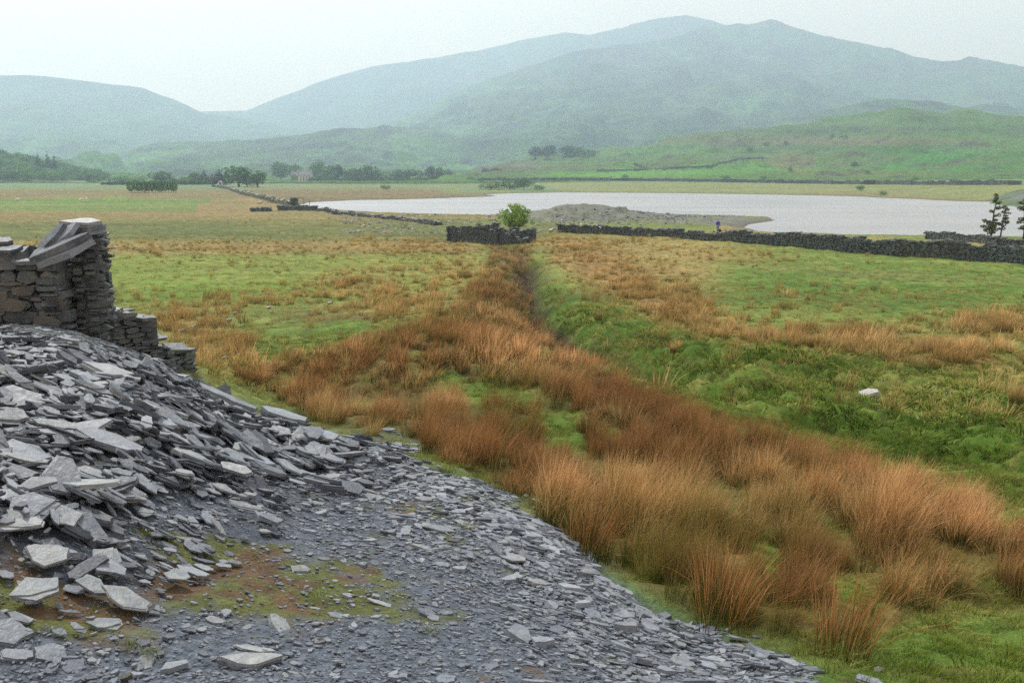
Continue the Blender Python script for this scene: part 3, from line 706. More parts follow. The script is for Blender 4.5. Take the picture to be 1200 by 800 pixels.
def ditch_w(x, y):
    s = np.zeros(len(x)); r = np.hypot(x, y); k = (r > 14) & (r < 110)
    if k.any(): s[k] = np.exp(-(dist_poly(DITCH, x[k] + fbm(x[k] * .4, y[k] * .4, 501, 3) * 1.2, y[k], closed=False) / (.6 + .006 * r[k])) ** 2)
    return s
def slate_at(x, y, px, py):
    m = np.clip((samp(M_SLATE, px, py) - .5 + fbm(x * 1.1, y * 1.1, 511, 4) * .85) * 3.2 + .5, 0, 1)
    return np.where(np.hypot(x, y) < 22, m, 0)
def make_veg():
    P = {k: [] for k in ('rush_near', 'rush_mid', 'straw_near', 'straw_mid', 'grass_near', 'grass_mid')}
    def put(key, x, y, z, sc, tint, tone=None):
        n = len(x); tone = np.clip(.5 + fbm(x * .7, y * .7, 401, 3) * 1.6, 0, 1) if tone is None else tone
        P[key].append((np.stack([x, y, z], 1), np.stack([rng.normal(0, .13, n), rng.normal(0, .13, n), rng.uniform(-.8, .8, n)], 1),
                       np.stack([sc * rng.uniform(.85, 1.2, n), sc * rng.uniform(.85, 1.2, n), sc * rng.uniform(.6, 1.25, n)], 1), tint, tone))
    # ---- rushes
    for r0, r1, sp, key, sc in ((4.5, 12, .165, 'rush_near', .66), (12, 20, .22, 'rush_near', .72), (20, 34, .30, 'rush_mid', .8), (34, 60, .5, 'rush_mid', .95), (60, 110, .8, 'rush_mid', 1.0)):
        x, y, z, px, py, r = spread_pts(r0, r1, sp)
        # stems gather into tussocks
        cs = .78; jx, jy = np.floor(x / cs), np.floor(y / cs)
        best = np.full(len(x), 9.0); bx = x.copy(); by = y.copy(); bh = np.zeros(len(x))
        for ox in (-1, 0, 1):
            for oy in (-1, 0, 1):
                qx = (jx + ox + .1 + .8 * _hash(jx + ox, jy + oy, 5)) * cs; qy = (jy + oy + .1 + .8 * _hash(jx + ox, jy + oy, 6)) * cs
                dd_ = np.hypot(x - qx, y - qy); b_ = dd_ < best; best = np.where(b_, dd_, best); bx = np.where(b_, qx, bx); by = np.where(b_, qy, by); bh = np.where(b_, _hash(jx + ox, jy + oy, 7), bh)
        x = x + (bx - x) * .3; y = y + (by - y) * .3; z = height(x, y); px, py = project(x, y, z)
        dome = np.clip(1.15 - (best / .6) ** 2 * .4, .45, 1.1) * (.82 + .28 * bh)
        d = samp(M_RUSH, px, py); pat = fbm(x * .55, y * .55, 101, 3); fine = fbm(x * 1.9, y * 1.9, 103, 2)
        dens = np.clip(d * 1.5 - .25, 0, 1) * np.clip(1.02 + pat * 2.3 + fine * 1.7, .06, 1)
        dens *= 1 - slate_at(x, y, px, py) * (1 - .85 * ditch_w(x, y))
        k = rng.random(len(x)) < dens
        x, y, z, pa, dd, fi, dm = x[k], y[k], z[k], pat[k], d[k], fine[k], dome[k]; bhk = bh[k]
        s = sc * np.clip(.5 + .5 * dd + fi * .6 + pa * .5, .4, 1.25) * dm
        put(key, x, y, z, s, np.clip(fbm(x * .4, y * .4, 107, 3) * 2.4 + .0 + rng.normal(0, .12, len(x)), 0, .9), np.clip(bhk * .6 + .15 + fbm(x * .3, y * .3, 409, 2) * 1.2, 0, 1))
    # ---- pale dry tussocks
    for r0, r1, sp, key, sc in ((9, 20, .33, 'straw_near', .75), (20, 36, .3, 'straw_mid', .95), (36, 62, .42, 'straw_mid', 1.0), (62, 110, .7, 'straw_mid', .9), (110, 170, 1.6, 'straw_mid', .8)):
        x, y, z, px, py, r = spread_pts(r0, r1, sp)
        d = samp(M_STRAW, px, py); clump = fbm(x * .6, y * .6, 111, 3)
        dens = np.clip(d * 1.15, 0, 1) * np.clip(.68 + clump * 4.0, 0, 1) + .009 * (samp(M_SLATE, px, py) < .1)
        dens *= (samp(M_SLATE, px, py) < .3) * (z > .12)
        k = rng.random(len(x)) < dens; x, y, z, c = x[k], y[k], z[k], clump[k]
        put(key, x, y, z, sc * np.clip(.7 + c * 1.2 + rng.normal(0, .12, len(x)), .4, 1.2), np.clip(rng.normal(.12, .15, len(x)), 0, .7))
    # ---- short green turf
    for r0, r1, sp, key, sc in ((4, 12, .085, 'grass_near', .75), (12, 20, .15, 'grass_near', .9), (20, 36, .27, 'grass_mid', .85), (36, 62, .45, 'grass_mid', .9), (62, 120, .9, 'grass_mid', 1.0)):
        x, y, z, px, py, r = spread_pts(r0, r1, sp)
        ds, dr = slate_at(x, y, px, py), samp(M_RUSH, px, py); edge = fbm(x * 2, y * 2, 121, 3)
        mo = samp(M_MOSS, px, py)
        dens = np.clip(1.15 - ds * 1.9 + edge * 1.2, 0, 1) * (1 - .45 * dr) + ((mo + fbm(x * 2.2, y * 2.2, 51, 4) * 2) > .8) * .14 * ds
        dens *= np.clip(.9 + 1.6 * fbm(x * 1.2, y * 1.2, 127, 3), .2, 1) * (z > .1)
        k = rng.random(len(x)) < dens; x, y, z, px, py = x[k], y[k], z[k], px[k], py[k]
        gs = samp(M_GREENSLOPE, px, py)
        on = samp(M_SLATE, px, py)
        s = sc * np.clip(.75 + .45 * gs + fbm(x * .9, y * .9, 131, 3) * (1.1 + .9 * gs), .3, 1.7) * (1 - .5 * np.clip(on, 0, 1))
        dry = np.clip(.30 - .25 * gs + fbm(x * .3, y * .3, 133, 3) * 1.6 + .25 * (r0 > 30) - .2 * samp(holes, px, py), 0, .9)
        put(key, x, y, z, s, dry)
    # small bright weeds rooted in the scree
    W = [(q[0] + random.uniform(-9, 9), q[1] + random.uniform(-3, 3)) for q in [(288,537),(272,547),(170,630),(192,634),(205,636),(118,632),(75,458),(80,405),(140,492),(345,506),(362,522),(368,700),(545,620),(470,706),(160,762),(175,770),(505,745),(640,560),(432,598)] for _ in range(3)]
    W = np.array([hit(*q) for q in W]); put('grass_near', W[:, 0], W[:, 1], W[:, 2] + .03, rng.uniform(.2, .42, len(W)), np.zeros(len(W)), np.full(len(W), .8))
    V = {
     'rush_near': ('rushes', 'dense orange brown rushes on the bank beside the slate track', tufts('rush_near', 8, 100, .17, .28, .82, .0043, .34, MRUSH, 4, .25)),
     'rush_mid': ('rush_bed', 'rust coloured rushes filling the old track towards the lake', tufts('rush_mid', 6, 40, .22, .3, .74, .012, .3, MRUSH, 3)),
     'straw_near': ('dry_grass', 'thin straw coloured grass tufts among green turf', tufts('straw_near', 4, 70, .13, .3, .75, .006, .45, MSTRAW, 3)),
     'straw_mid': ('dry_tussocks', 'pale dry tussocks dotted over the far bank and fields', tufts('straw_mid', 5, 40, .20, .3, .75, .018, .42, MSTRAW, 3)),
     'grass_near': ('turf_grass', 'short green turf at the edge of the slate', tufts('grass_near', 6, 50, .13, .05, .16, .006, 1.0, MGRASS, 2, .2)),
     'grass_mid': ('meadow_grass', 'green cropped hummocky grass over the fields', tufts('grass_mid', 5, 34, .26, .06, .22, .022, 1.0, MGRASS, 2, .2)),
    }
    for key, parts in P.items():
        pos, rot, scl, tint, tone = [np.concatenate([p[i] for p in parts]) for i in range(5)]
        nm, lb, var = V[key]
        scatter(nm, lb, var, pos, rot, scl, rng.integers(0, len(var), len(pos)), tint, tone=tone)
        print(nm, len(pos))
    # a handful of separate tussocks that stand out
    m = MRUSH
    TUS = [(848,735,1.0,'leaning pale rush tussock standing forward onto the slate edge','rush_near'), (984,772,1.0,'last orange rush tussock before the green turf at bottom right','rush_near'),
           (575,548,.95,'round orange rush tussock beside the slate edge, halfway up the track','rush_near'), (690,655,1.0,'dark based rush tussock at the inner bend of the slate edge','rush_near'),
           (505,532,.8,'low rush tussock at the point where the slate track narrows','rush_near'), (436,512,.6,'small straw coloured tussock at the corner of the slate tip','straw_near'),
           (385,497,.8,'pale rush tussock just behind the scree edge','straw_near'), (900,395,.8,'upright pale tussock on the crest of the far green bank','straw_near'),
           (952,595,.85,'tall tussock on the ridge line of the near rush bank','rush_near'), (1190,470,.8,'lone tussock on the green bank at the right edge','straw_near'),
           (928,400,.9,'pale tussock beside the notch in the far bank crest','straw_near'), (790,412,.7,'lone small tussock low on the green bank near the ditch','straw_near')]
    for px, py, s, lb, kd in TUS:
        x, y, z = hit(px, py)
        me = tuft('rush_tussock', 200, .19, .4, .85, .0037 * max(1, math.hypot(x, y) / 9), .34, MRUSH1 if kd == 'rush_near' else MSTRAW1, 4)
        o = link('rush_tussock', me, loc=(x, y, z - .02)); o.scale = (s, s, s); tag(o, lb, 'grass tussock', 'tussocks that stand out from the grass')
make_veg()

# ============================================================ SLATE
def slab_mesh(name, asp=.55, th=.1, mat=None, lay=3, nv=None, sharp=.22):
    """a split piece of slate about 1 long: stacked cleavage layers with ragged outlines"""
    nv = nv or random.randint(5, 8); ang = sorted([(k + random.uniform(-.32, .32)) * 2 * math.pi / nv for k in range(nv)])
    out = []
    for a in ang:
        c, s = math.cos(a), math.sin(a); rr = 1 / max(abs(c) ** 3 + abs(s) ** 3, .2) ** (1 / 3)
        rr *= random.uniform(1 - sharp, 1.05); out.append((c * rr * .5, s * rr * .5 * asp))
    # extra points on the edges for chipped look
    pts = []
    for i in range(nv):
        a, b = out[i], out[(i + 1) % nv]; pts.append(a)
        if random.random() < .8:
            t = random.uniform(.3, .7); k = random.uniform(.9, 1.02); pts.append(((a[0] * (1 - t) + b[0] * t) * k, (a[1] * (1 - t) + b[1] * t) * k))
    n = len(pts); mb = MB(); z = -th / 2; tx, ty = random.uniform(-.06, .06), random.uniform(-.08, .08)
    for L in range(lay):
        dz = th / lay * random.uniform(.75, 1.25)
        k0 = random.uniform(.95, 1.02) if L else random.uniform(.88, .97); sx, sy = random.uniform(-.02, .02), random.uniform(-.02, .02)
        cut = random.random() < .5 and L == lay - 1; ca = random.uniform(0, 6.28); cd = random.uniform(.05, .3)
        def P(p, zz, k):
            x, y = p[0] * k + sx + random.uniform(-.012, .012), p[1] * k + sy + random.uniform(-.012, .012)
            if cut:
                d = x * math.cos(ca) + y * math.sin(ca) / asp - cd
                if d > 0: x -= d * math.cos(ca) * .9; y -= d * math.sin(ca) * asp * .9
            return (x, y, zz + tx * x + ty * y + random.uniform(-.006, .006))
        lo = [P(p, z, k0) for p in pts]
        kk = random.uniform(.97, 1.0)
        hi = [(v[0] * kk, v[1] * kk, v[2] + dz) for v in lo]
        cen = (0, 0, z + dz + random.uniform(-.003, .01))
        V = lo + hi + [cen]
        Fc = [list(range(n))[::-1]] + [[i, (i + 1) % n, n + (i + 1) % n, n + i] for i in range(n)] + [[n + i, n + (i + 1) % n, 2 * n] for i in range(n)]
        mb.add(V, Fc); z += dz - .001
    return mesh_np(name, np.array(mb.V), mb.Fc, mat)

SLABS = [slab_mesh('slate_slab', random.uniform(.26, .7), random.uniform(.04, .12), MSLATE) for _ in range(22)]
SLABS_P = [slab_mesh('slate_slab', random.uniform(.4, .75), random.uniform(.05, .12), MSLATE_PALE) for _ in range(8)]
SLABS_D = [slab_mesh('slate_slab', random.uniform(.35, .7), random.uniform(.08, .2), MSLATE_DARK) for _ in range(8)]
MCHIP = slate_material('slate_gravel', lin((90,98,110)), lin((154,160,170)), .06, (160,162,166))
MCHIPD = slate_material('dark_slate_gravel', lin((84,88,102)), lin((120,126,140)), .05, (130,132,138))
CHIPS = [slab_mesh('chip', random.uniform(.4, .9), random.uniform(.06, .2), MCHIP, 1) for _ in range(8)] + [slab_mesh('chip', random.uniform(.4, .9), random.uniform(.06, .2), MCHIPD, 1) for _ in range(3)] + [slab_mesh('chip', random.uniform(.4, .9), random.uniform(.06, .15), MSLATE_PALE, 1) for _ in range(2)]

def orient(N, yaw, tilt, tdir):
    """euler angles: lie on the surface normal N, tipped a little, turned by yaw"""
    q = Vector((0, 0, 1)).rotation_difference(Vector(N)).to_matrix()
    ax = Vector((math.cos(tdir), math.sin(tdir), 0))
    return (Matrix.Rotation(tilt, 3, ax) @ q @ Matrix.Rotation(yaw, 3, 'Z')).to_euler()

def heap_w(px, py):
    """how coarse the waste is: 1 on the tip, 0 on the trodden track"""
    return np.clip(samp(M_HEAP, px, py) * 1.25 - .1, 0, 1)

def describe(px, py, big, tone, tl):
    if py < 425: w = 'below the ruined wall' if px < 120 else 'under the low wall'
    elif py < 480: w = 'high on the scree, left' if px < 90 else 'high on the scree, middle' if px < 170 else 'on the scree skyline'
    elif py < 540: w = 'at the scree left side' if px < 80 else 'in the heart of the scree' if px < 200 else 'above the gravel hollow' if px < 320 else 'on the rushy scree edge'
    elif py < 610: w = 'by the bare blue pocket' if px < 180 else 'left of the gravel hollow' if px < 300 else 'at the scree toe' if px < 480 else 'where the track narrows'
    elif py < 700: w = 'near the left mossy ground' if px < 150 else 'above the orange moss' if px < 330 else 'right of the moss' if px < 520 else 'on the upper gravel track'
    else: w = 'at the lower left corner' if px < 200 else 'on the lower gravel' if px < 600 else 'on gravel by lower rushes'
    return '%s %s piece %s %s' % (('small', 'medium', 'large')[big], tone, 'tipped on edge' if tl > .5 else 'leaning' if tl > .22 else 'lying flat', w)

def make_slates():
    # --- the pieces that can be told apart in the photograph: (px, py, length in px, squash, turn, tip, tone, words)
    H = [(130,447,78,.5,-24,8,'p','long pale topped slab lying across the upper scree'),
         (196,505,52,.9,10,14,'n','blocky slab with a square lit face in the middle of the scree'),
         (128,530,86,.35,-18,6,'n','long blue grey slab pointing down the scree towards the track'),
         (205,502,60,.45,-14,12,'n','thick slab end on, just right of the blocky slab'),
         (103,560,44,.8,-8,6,'p','broad pale slab beside the bare blue pocket of chips'),
         (128,668,46,.7,10,16,'p','squared pale block propped on moss at the foot of the scree'),
         (58,665,60,.6,-12,8,'p','flat irregular pale slab on brown moss at the left'),
         (105,633,70,.35,-32,10,'n','long slab sloping down to the right above the mossy ground'),
         (110,700,60,.35,-22,10,'p','narrow pale slab on brown moss, lowest of the scree'),
         (124,734,46,.45,-4,6,'p','thin pale slab with a pointed end beside the little path'),
         (42,706,72,.5,4,8,'p','wide flat slab resting on moss near the left edge'),
         (10,745,60,.6,14,10,'n','slab with a clean broken corner at the lower left edge'),
         (62,768,56,.45,-8,14,'n','wedge shaped slab with a dark underside on blue chips'),
         (20,770,44,.4,4,5,'n','thin grey flake next to the wedge shaped slab'),
         (208,686,40,.6,-50,6,'p','pale pointed slab standing out on the moss'),
         (240,677,36,.35,-24,4,'p','small whitish slab lying on orange moss'),
         (252,728,30,.5,-26,8,'p','small broken pale stone on the mossy patch'),
         (290,777,90,.42,12,8,'p','large pale slab with a stepped face at the bottom of the track'),
         (320,772,36,.5,-2,5,'n','flat slab leaning against the large stepped slab'),
         (300,763,60,.18,-4,4,'p','long thin flake above the large stepped slab'),
         (513,620,56,.42,-16,3,'p','single pale long flat slab lying on the green moss of the track'),
         (520,640,26,.5,-40,3,'p','small pale slab just below the long flat one'),
         (413,580,32,.8,0,22,'d','dark upright block standing at the foot of the scree'),
         (438,585,26,.6,0,14,'p','pale rounded block right of the dark upright block'),
         (352,522,36,.8,-20,26,'p','pale block tipped forward on the lower scree'),
         (260,474,96,.22,-20,6,'n','very long thin slab running down the top of the scree edge'),
         (330,497,70,.3,-22,8,'n','long slab at the very edge of the scree above the rushes'),
         (380,520,56,.4,-8,6,'n','flat dark edged slab where the scree meets the grass'),
         (262,464,22,.6,40,50,'d','dark splinter standing on end on the skyline of the scree'),
         (40,612,64,.8,-40,20,'n','large rounded slab tipped over at the left side'),
         (445,708,46,.14,-26,3,'p','thin pinkish sliver lying on the gravel past the moss'),
         (395,722,30,.5,-10,3,'p','little pale flake at the tip of the moss patch'),
         (352,668,28,.6,20,12,'p','pale triangular piece on moss, farthest right of the patch'),
         (315,618,50,.2,-24,10,'n','propped sliver showing its edge above the gravel hollow'),
         (672,770,22,.5,-6,3,'p','pair-sized pale flake low on the gravel track'),
         (636,590,30,.5,8,3,'p','pale flake near the rushes at the top of the gravel track'),
         (600,655,50,.5,-20,3,'p','light flat slab half sunk in the middle of the gravel track'),
         (898,770,40,.5,-20,6,'d','dark flat slab at the right hand tip of the gravel'),
         (1018,800,42,.6,-6,6,'n','grey slab in green turf at the bottom right edge'),
         (845,793,30,.5,4,3,'n','blue grey flake at the bottom edge of the track'),
         (18,480,70,.5,-10,14,'n','heavy slab jutting from the left edge of the scree'),
         (30,545,70,.5,-24,12,'n','heavy dark sided slab at the left in the scree'),
         (150,590,50,.5,-10,8,'p','pale thick slab above the mossy ground'),
         (160,478,44,.5,50,24,'n','crosswise slab leaning in the upper scree'),
         (180,440,46,.3,30,40,'n','narrow slab standing on end near the low wall')]
    used = []
    for px, py, L, sq, turn, tip, tone, words in H:
        x, y, z = hit(px, py); r = math.sqrt(x * x + y * y + (CAMZ - z) ** 2)
        ln = L * r / F * (.95 if py < 600 else .82)
        me = slab_mesh('slate_slab', min(.9, sq * 1.15 if sq > .3 else sq * 1.6), random.uniform(.09, .16) if tip > 4 else .06, {'p': MSLATE_PALE, 'n': MSLATE, 'd': MSLATE_DARK}[tone], 3)
        o = link('slate_slab', me)
        N = normals(np.array([x]), np.array([y]), .5)[0]
        o.rotation_euler = orient(N, R(turn * 1.0), R(tip), R(random.uniform(-20, 60)))
        th = .1 * ln
        o.location = (x, y, z + th * .5 + (.06 if heap_w(np.array(px), np.array(py)) > .4 else 0)); o.scale = (ln, ln * 1.3, ln)
        tag(o, words, 'slate slab', 'slate slabs on the spoil tip', 'thing'); used.append((x, y))
    # --- random pieces: gather, sort by size in the view, the largest become things
    rec = []
    x, y, z, px, py, r = spread_pts(3.4, 19, .075, -46, 36)
    ms = slate_at(x, y, px, py); hw = heap_w(px, py); hw = np.maximum(hw, .16 * np.clip((px - (py * 1.15 - 250)) / 120, 0, 1))
    k = (ms > .5) | ((samp(M_SLATE, px, py) > .1) & (ms <= .5) & (rng.random(len(x)) < .12) & (px > 430)); x, y, z, px, py, r, hw = [q[k] for q in (x, y, z, px, py, r, hw)]
    hw = np.where(px < -20, np.maximum(hw, .8 * (py < 720)), hw)
    keep = rng.random(len(x)) < (.024 + .85 * hw); x, y, z, px, py, r, hw = [q[keep] for q in (x, y, z, px, py, r, hw)]
    n = len(x)
    size = np.exp(rng.normal(-1.75, .45, n)) * (.42 + .75 * hw) * np.where(r > 9, 1.25, 1.0); size = np.clip(size * .82, .05, .38)
    lift = rng.random(n) ** 2 * .10 * hw + rng.uniform(.0, .03, n)
    N = normals(x, y, .6); sun_c = np.hypot(x, y)
    pxs = size / np.maximum(sun_c, 3) * F * (px > -10) * (px < 1210) * (py < 810)
    order = np.argsort(-pxs); top = order[:300 - len(H)]; rest = order[300 - len(H):]
    def pose(i):
        yaw = rng.normal(R(-24), R(26)) if rng.random() < .72 else rng.uniform(0, 6.28)
        tl = abs(rng.normal(0, R(5 + 9 * hw[i]))); tl = tl if rng.random() > .025 * hw[i] else rng.uniform(.5, .9)
        return orient(N[i], yaw, tl, rng.uniform(0, 6.28)), tl
    names = []
    for i in top:
        u = rng.random(); lst, tone = (SLABS_P, 'pale grey') if u < .25 else (SLABS_D, 'dark grey') if u < .42 else (SLABS, 'blue grey')
        o = link('slate_slab', lst[int(rng.integers(len(lst)))]); e, tl = pose(i)
        o.rotation_euler = e; s = float(size[i]); o.scale = (s * 1.1, s * float(rng.uniform(.6, 1.15)), s * float(rng.uniform(.8, 1.2)))
        o.location = (float(x[i]), float(y[i]), float(z[i] + lift[i] + .02 + s * .25 * math.sin(tl)))
        o['_s'] = float(pxs[i]); names.append((o, describe(px[i], py[i], 2 if pxs[i] > 60 else 1 if pxs[i] > 42 else 0, tone, tl), float(px[i])))
    by = {}
    for o, d_, p_ in names:
        del o['_s']; by.setdefault(d_, []).append((p_, o))
    OR = ['first', 'second', 'third', 'fourth', 'fifth', 'sixth', 'seventh', 'eighth', 'ninth', 'tenth', 'eleventh', 'twelfth', 'thirteenth', 'fourteenth', 'fifteenth', 'sixteenth', 'seventeenth', 'eighteenth', 'nineteenth', 'twentieth'] + ['later'] * 99
    for d_, L_ in by.items():
        L_.sort(key=lambda q: q[0])
        for j, (p_, o) in enumerate(L_):
            w_ = d_ if len(L_) == 1 else d_ + ', ' + (('left one', 'right one')[j] if len(L_) == 2 else OR[j] + ' from left')
            tag(o, w_, 'slate slab', 'slate slabs on the spoil tip', 'thing')
    rest = np.array(rest); E = np.array([pose(i)[0][:] for i in rest])
    sc = size[rest][:, None] * np.stack([np.ones(len(rest)), rng.uniform(.7, 1.3, len(rest)), rng.uniform(.8, 1.3, len(rest))], 1)
    pos = np.stack([x[rest], y[rest], z[rest] + lift[rest]], 1)
    allv = SLABS + SLABS_P[:3] + SLABS_D + SLABS_D
    scatter('slate_rubble', 'heaped smaller broken slate between the slabs of the tip', allv, pos, E, sc, rng.integers(0, len(allv), len(rest)), np.zeros(len(rest)))
    # --- chips over the whole of the waste
    PP, EE, SS = [], [], []
    for r0, r1, sp, s0 in ((2.6, 6.5, .024, .025), (6.5, 10, .034, .035), (10, 17, .065, .068)):
        x, y, z, px, py, r = spread_pts(r0, r1, sp, -34, 34)
        ms = slate_at(x, y, px, py); mo = np.clip(samp(M_MOSS, px, py) * 1.6 + fbm(x * 2.2, y * 2.2, 51, 4) * 2.6 + fbm(x * 9, y * 9, 52, 3) * 1.8 - .5, 0, 1)
        dens = np.clip(ms * 1.6 - .2 + fbm(x * 3, y * 3, 141, 3) * 1.2, .0, 1) * (samp(M_SLATE, px, py) > .12) * (1 - .65 * mo) * (1 - .6 * heap_w(px, py))
        k = rng.random(len(x)) < dens * .9; x, y, z, px, py = x[k], y[k], z[k], px[k], py[k]; n = len(x)
        s = s0 * np.exp(rng.normal(0, .55, n)) * (.9 + .7 * np.clip((px - (py * 1.15 - 230)) / 160, -.35, 1)) * np.where(rng.random(n) < .035, 2.6, 1) * (1 + .9 * np.clip(fbm(x * 1.0, y * 1.0, 143, 3) * 2, 0, 1)); s = np.clip(s, .012, .22)
        N = normals(x, y, .15)
        EE.append(np.array([orient(N[i], rng.uniform(0, 6.28), abs(rng.normal(0, .16)), rng.uniform(0, 6.28))[:] for i in range(n)]))
        PP.append(np.stack([x, y, z + rng.uniform(-.004, .012, n)], 1)); SS.append(np.repeat(s[:, None], 3, 1) * rng.uniform(.8, 1.25, (n, 3)))
    PP, EE, SS = map(np.concatenate, (PP, EE, SS)); print('chips', len(PP))
    scatter('slate_chips', 'trodden blue grey slate chippings of the track', CHIPS, PP, EE, SS, rng.integers(0, len(CHIPS), len(PP)), np.zeros(len(PP)))
make_slates()
#@@PART3
# ============================================================ DRYSTONE WALLS
def stone_prism(mb, c, ux, uy, uz, w, h, dpt, jag=.16, tilt=0.0):
    """one walling stone: face w x h on the ux/uz plane, dpt deep along uy"""
    n = random.randint(5, 8); ring = []
    ph = random.uniform(0, 6.28)
    for k in range(n):
        a = 2 * math.pi * (k + random.uniform(-.25, .25)) / n + ph
        cc, ss = math.cos(a), math.sin(a); q = 1 / max(abs(cc) ** 8 + abs(ss) ** 8, .02) ** .125
        q *= random.uniform(1 - jag, 1.03); ring.append((cc * q * w * .5, ss * q * h * .5))
    ct, st = math.cos(tilt), math.sin(tilt); V = []
    for f, dd in ((.93, 0.0), (1.0, .1), (1.0, 1.0)):
        for a, b in ring:
            a2, b2 = a * f, b * f; a2, b2 = a2 * ct - b2 * st, a2 * st + b2 * ct
            p = c + ux * a2 + uz * b2 + uy * (dd * dpt + random.uniform(-.004, .004))
            V.append(tuple(p))
    Fc = [list(range(n))[::-1]] + [[r * n + i, r * n + (i + 1) % n, (r + 1) * n + (i + 1) % n, (r + 1) * n + i] for r in (0, 1) for i in range(n)] + [[2 * n + i for i in range(n)]]
    mb.add(V, Fc)

def drystone(name, path, top, thick, sw, sh, mat, base=-.25, parent=None, tiltv=.05, cope=True, rag=.06, ends=True, lid=True):
    """path: plan points; top(s, x, y): height of the wall top; stones on both faces, ends and top, packed fill inside"""
    mb = MB(); core = MB(); pts = [Vector((p[0], p[1], 0)) for p in path]; S0 = 0.0
    segs = [(pts[i], pts[i + 1]) for i in range(len(pts) - 1)]
    tot = sum((b - a).length for a, b in segs)
    for si, (a, b) in enumerate(segs):
        L = (b - a).length; ux = (b - a) / L; nrm = Vector((ux.y, -ux.x, 0)); uz = Vector((0, 0, 1))
        def gz(s, off=0): p = a + ux * s + nrm * off; return h1(p.x, p.y)
        # fill
        ns = max(1, int(L / (sw * 2)))
        for i in range(ns):
            s0, s1 = L * i / ns, L * (i + 1) / ns; sm = (s0 + s1) / 2; p = a + ux * sm; z0 = gz(sm) + base; z1 = top(S0 + sm, p.x, p.y) - sh * 1.2
            if z1 > z0:
                ang = math.atan2(ux.y, ux.x)
                core.box(((p.x), (p.y), (z0 + z1) / 2), ((s1 - s0) * 1.0, thick * .62, z1 - z0), Matrix.Rotation(ang, 3, 'Z'))
        faces = [(a, ux, nrm, L), (b, -ux, -nrm, L)]
        if ends and si == 0: faces.append((a - nrm * thick / 2, nrm, -ux, thick))
        if ends and si == len(segs) - 1: faces.append((b + nrm * thick / 2, -nrm, ux, thick))
        for fi, (o, dx, out, LL) in enumerate(faces):
            end = fi >= 2
            zmin = min(gz(0), gz(L), gz(L / 2)) + base; z = zmin
            zmax = max(top(S0 + q * L, (a + ux * q * L).x, (a + ux * q * L).y) for q in (0, .25, .5, .75, 1))
            while z < zmax:
                ch = sh * random.choice((.45, .6, .8, 1, 1.1, 1.5)) * random.uniform(.85, 1.15); s = -random.uniform(0, sw * .4)
                while s < LL:
                    w = sw * random.choice((.4, .7, .9, 1.1, 1.5)) * random.uniform(.8, 1.2) * (1.0 if ch > sh * .6 else 1.2); sc_ = min(max(s + w / 2, 0), LL)
                    s_along = (sc_ if o is a or fi == 0 else L - sc_) if not end else (0 if (o - a).length < thick else L)
                    pp = a + ux * s_along
                    zt = top(S0 + s_along, pp.x, pp.y)
                    if z + ch * .5 < zt + random.uniform(-rag, rag * .3) and z + ch > gz(s_along) - .15:
                        c = o + dx * sc_ + uz * (z + ch / 2)
                        c = c + out * ((thick / 2 if not end else 0) + random.gauss(0, sh * .12))
                        stone_prism(mb, c, dx, -out, uz, w * 1.03, ch * 1.04, max(.12, thick * .45) * random.uniform(.8, 1), tilt=random.gauss(0, tiltv))
                    s += w
                z += ch * .97
        if lid:
            s = 0.0
            while s < L:
                w = sw * random.uniform(.7, 1.5); p = a + ux * s; zt = top(S0 + s, p.x, p.y)
                if zt > gz(s) + .05:
                    for off in (-.25, .25):
                        c = p + nrm * (thick * off + random.gauss(0, .03)) + uz * (zt - sh * .35 + random.gauss(0, rag * .4))
                        rot = Euler((random.gauss(0, .12), random.gauss(0, .12), math.atan2(ux.y, ux.x) + random.gauss(0, .35))).to_matrix()
                        mb.box(c, (w * 1.1, thick * .55, sh * random.uniform(.5, 1.0)), rot, sh * .14)
                s += w * .9
        S0 += L
    b_ = len(mb.V); mb.V.extend(core.V); mb.Fc.extend([[i + b_ for i in f] for f in core.Fc])
    return mb.build(name, mat, parent)

def wx(px, Y): return (px - 600.0) / F * (Y / (CP + .07 * SP))
def wz(py, Y): v = (400.0 - py) / F; return CAMZ + Y * (-SP + v * CP) / (CP + v * SP)
def interp(xs, ys): return lambda s: float(np.interp(s, xs, ys))

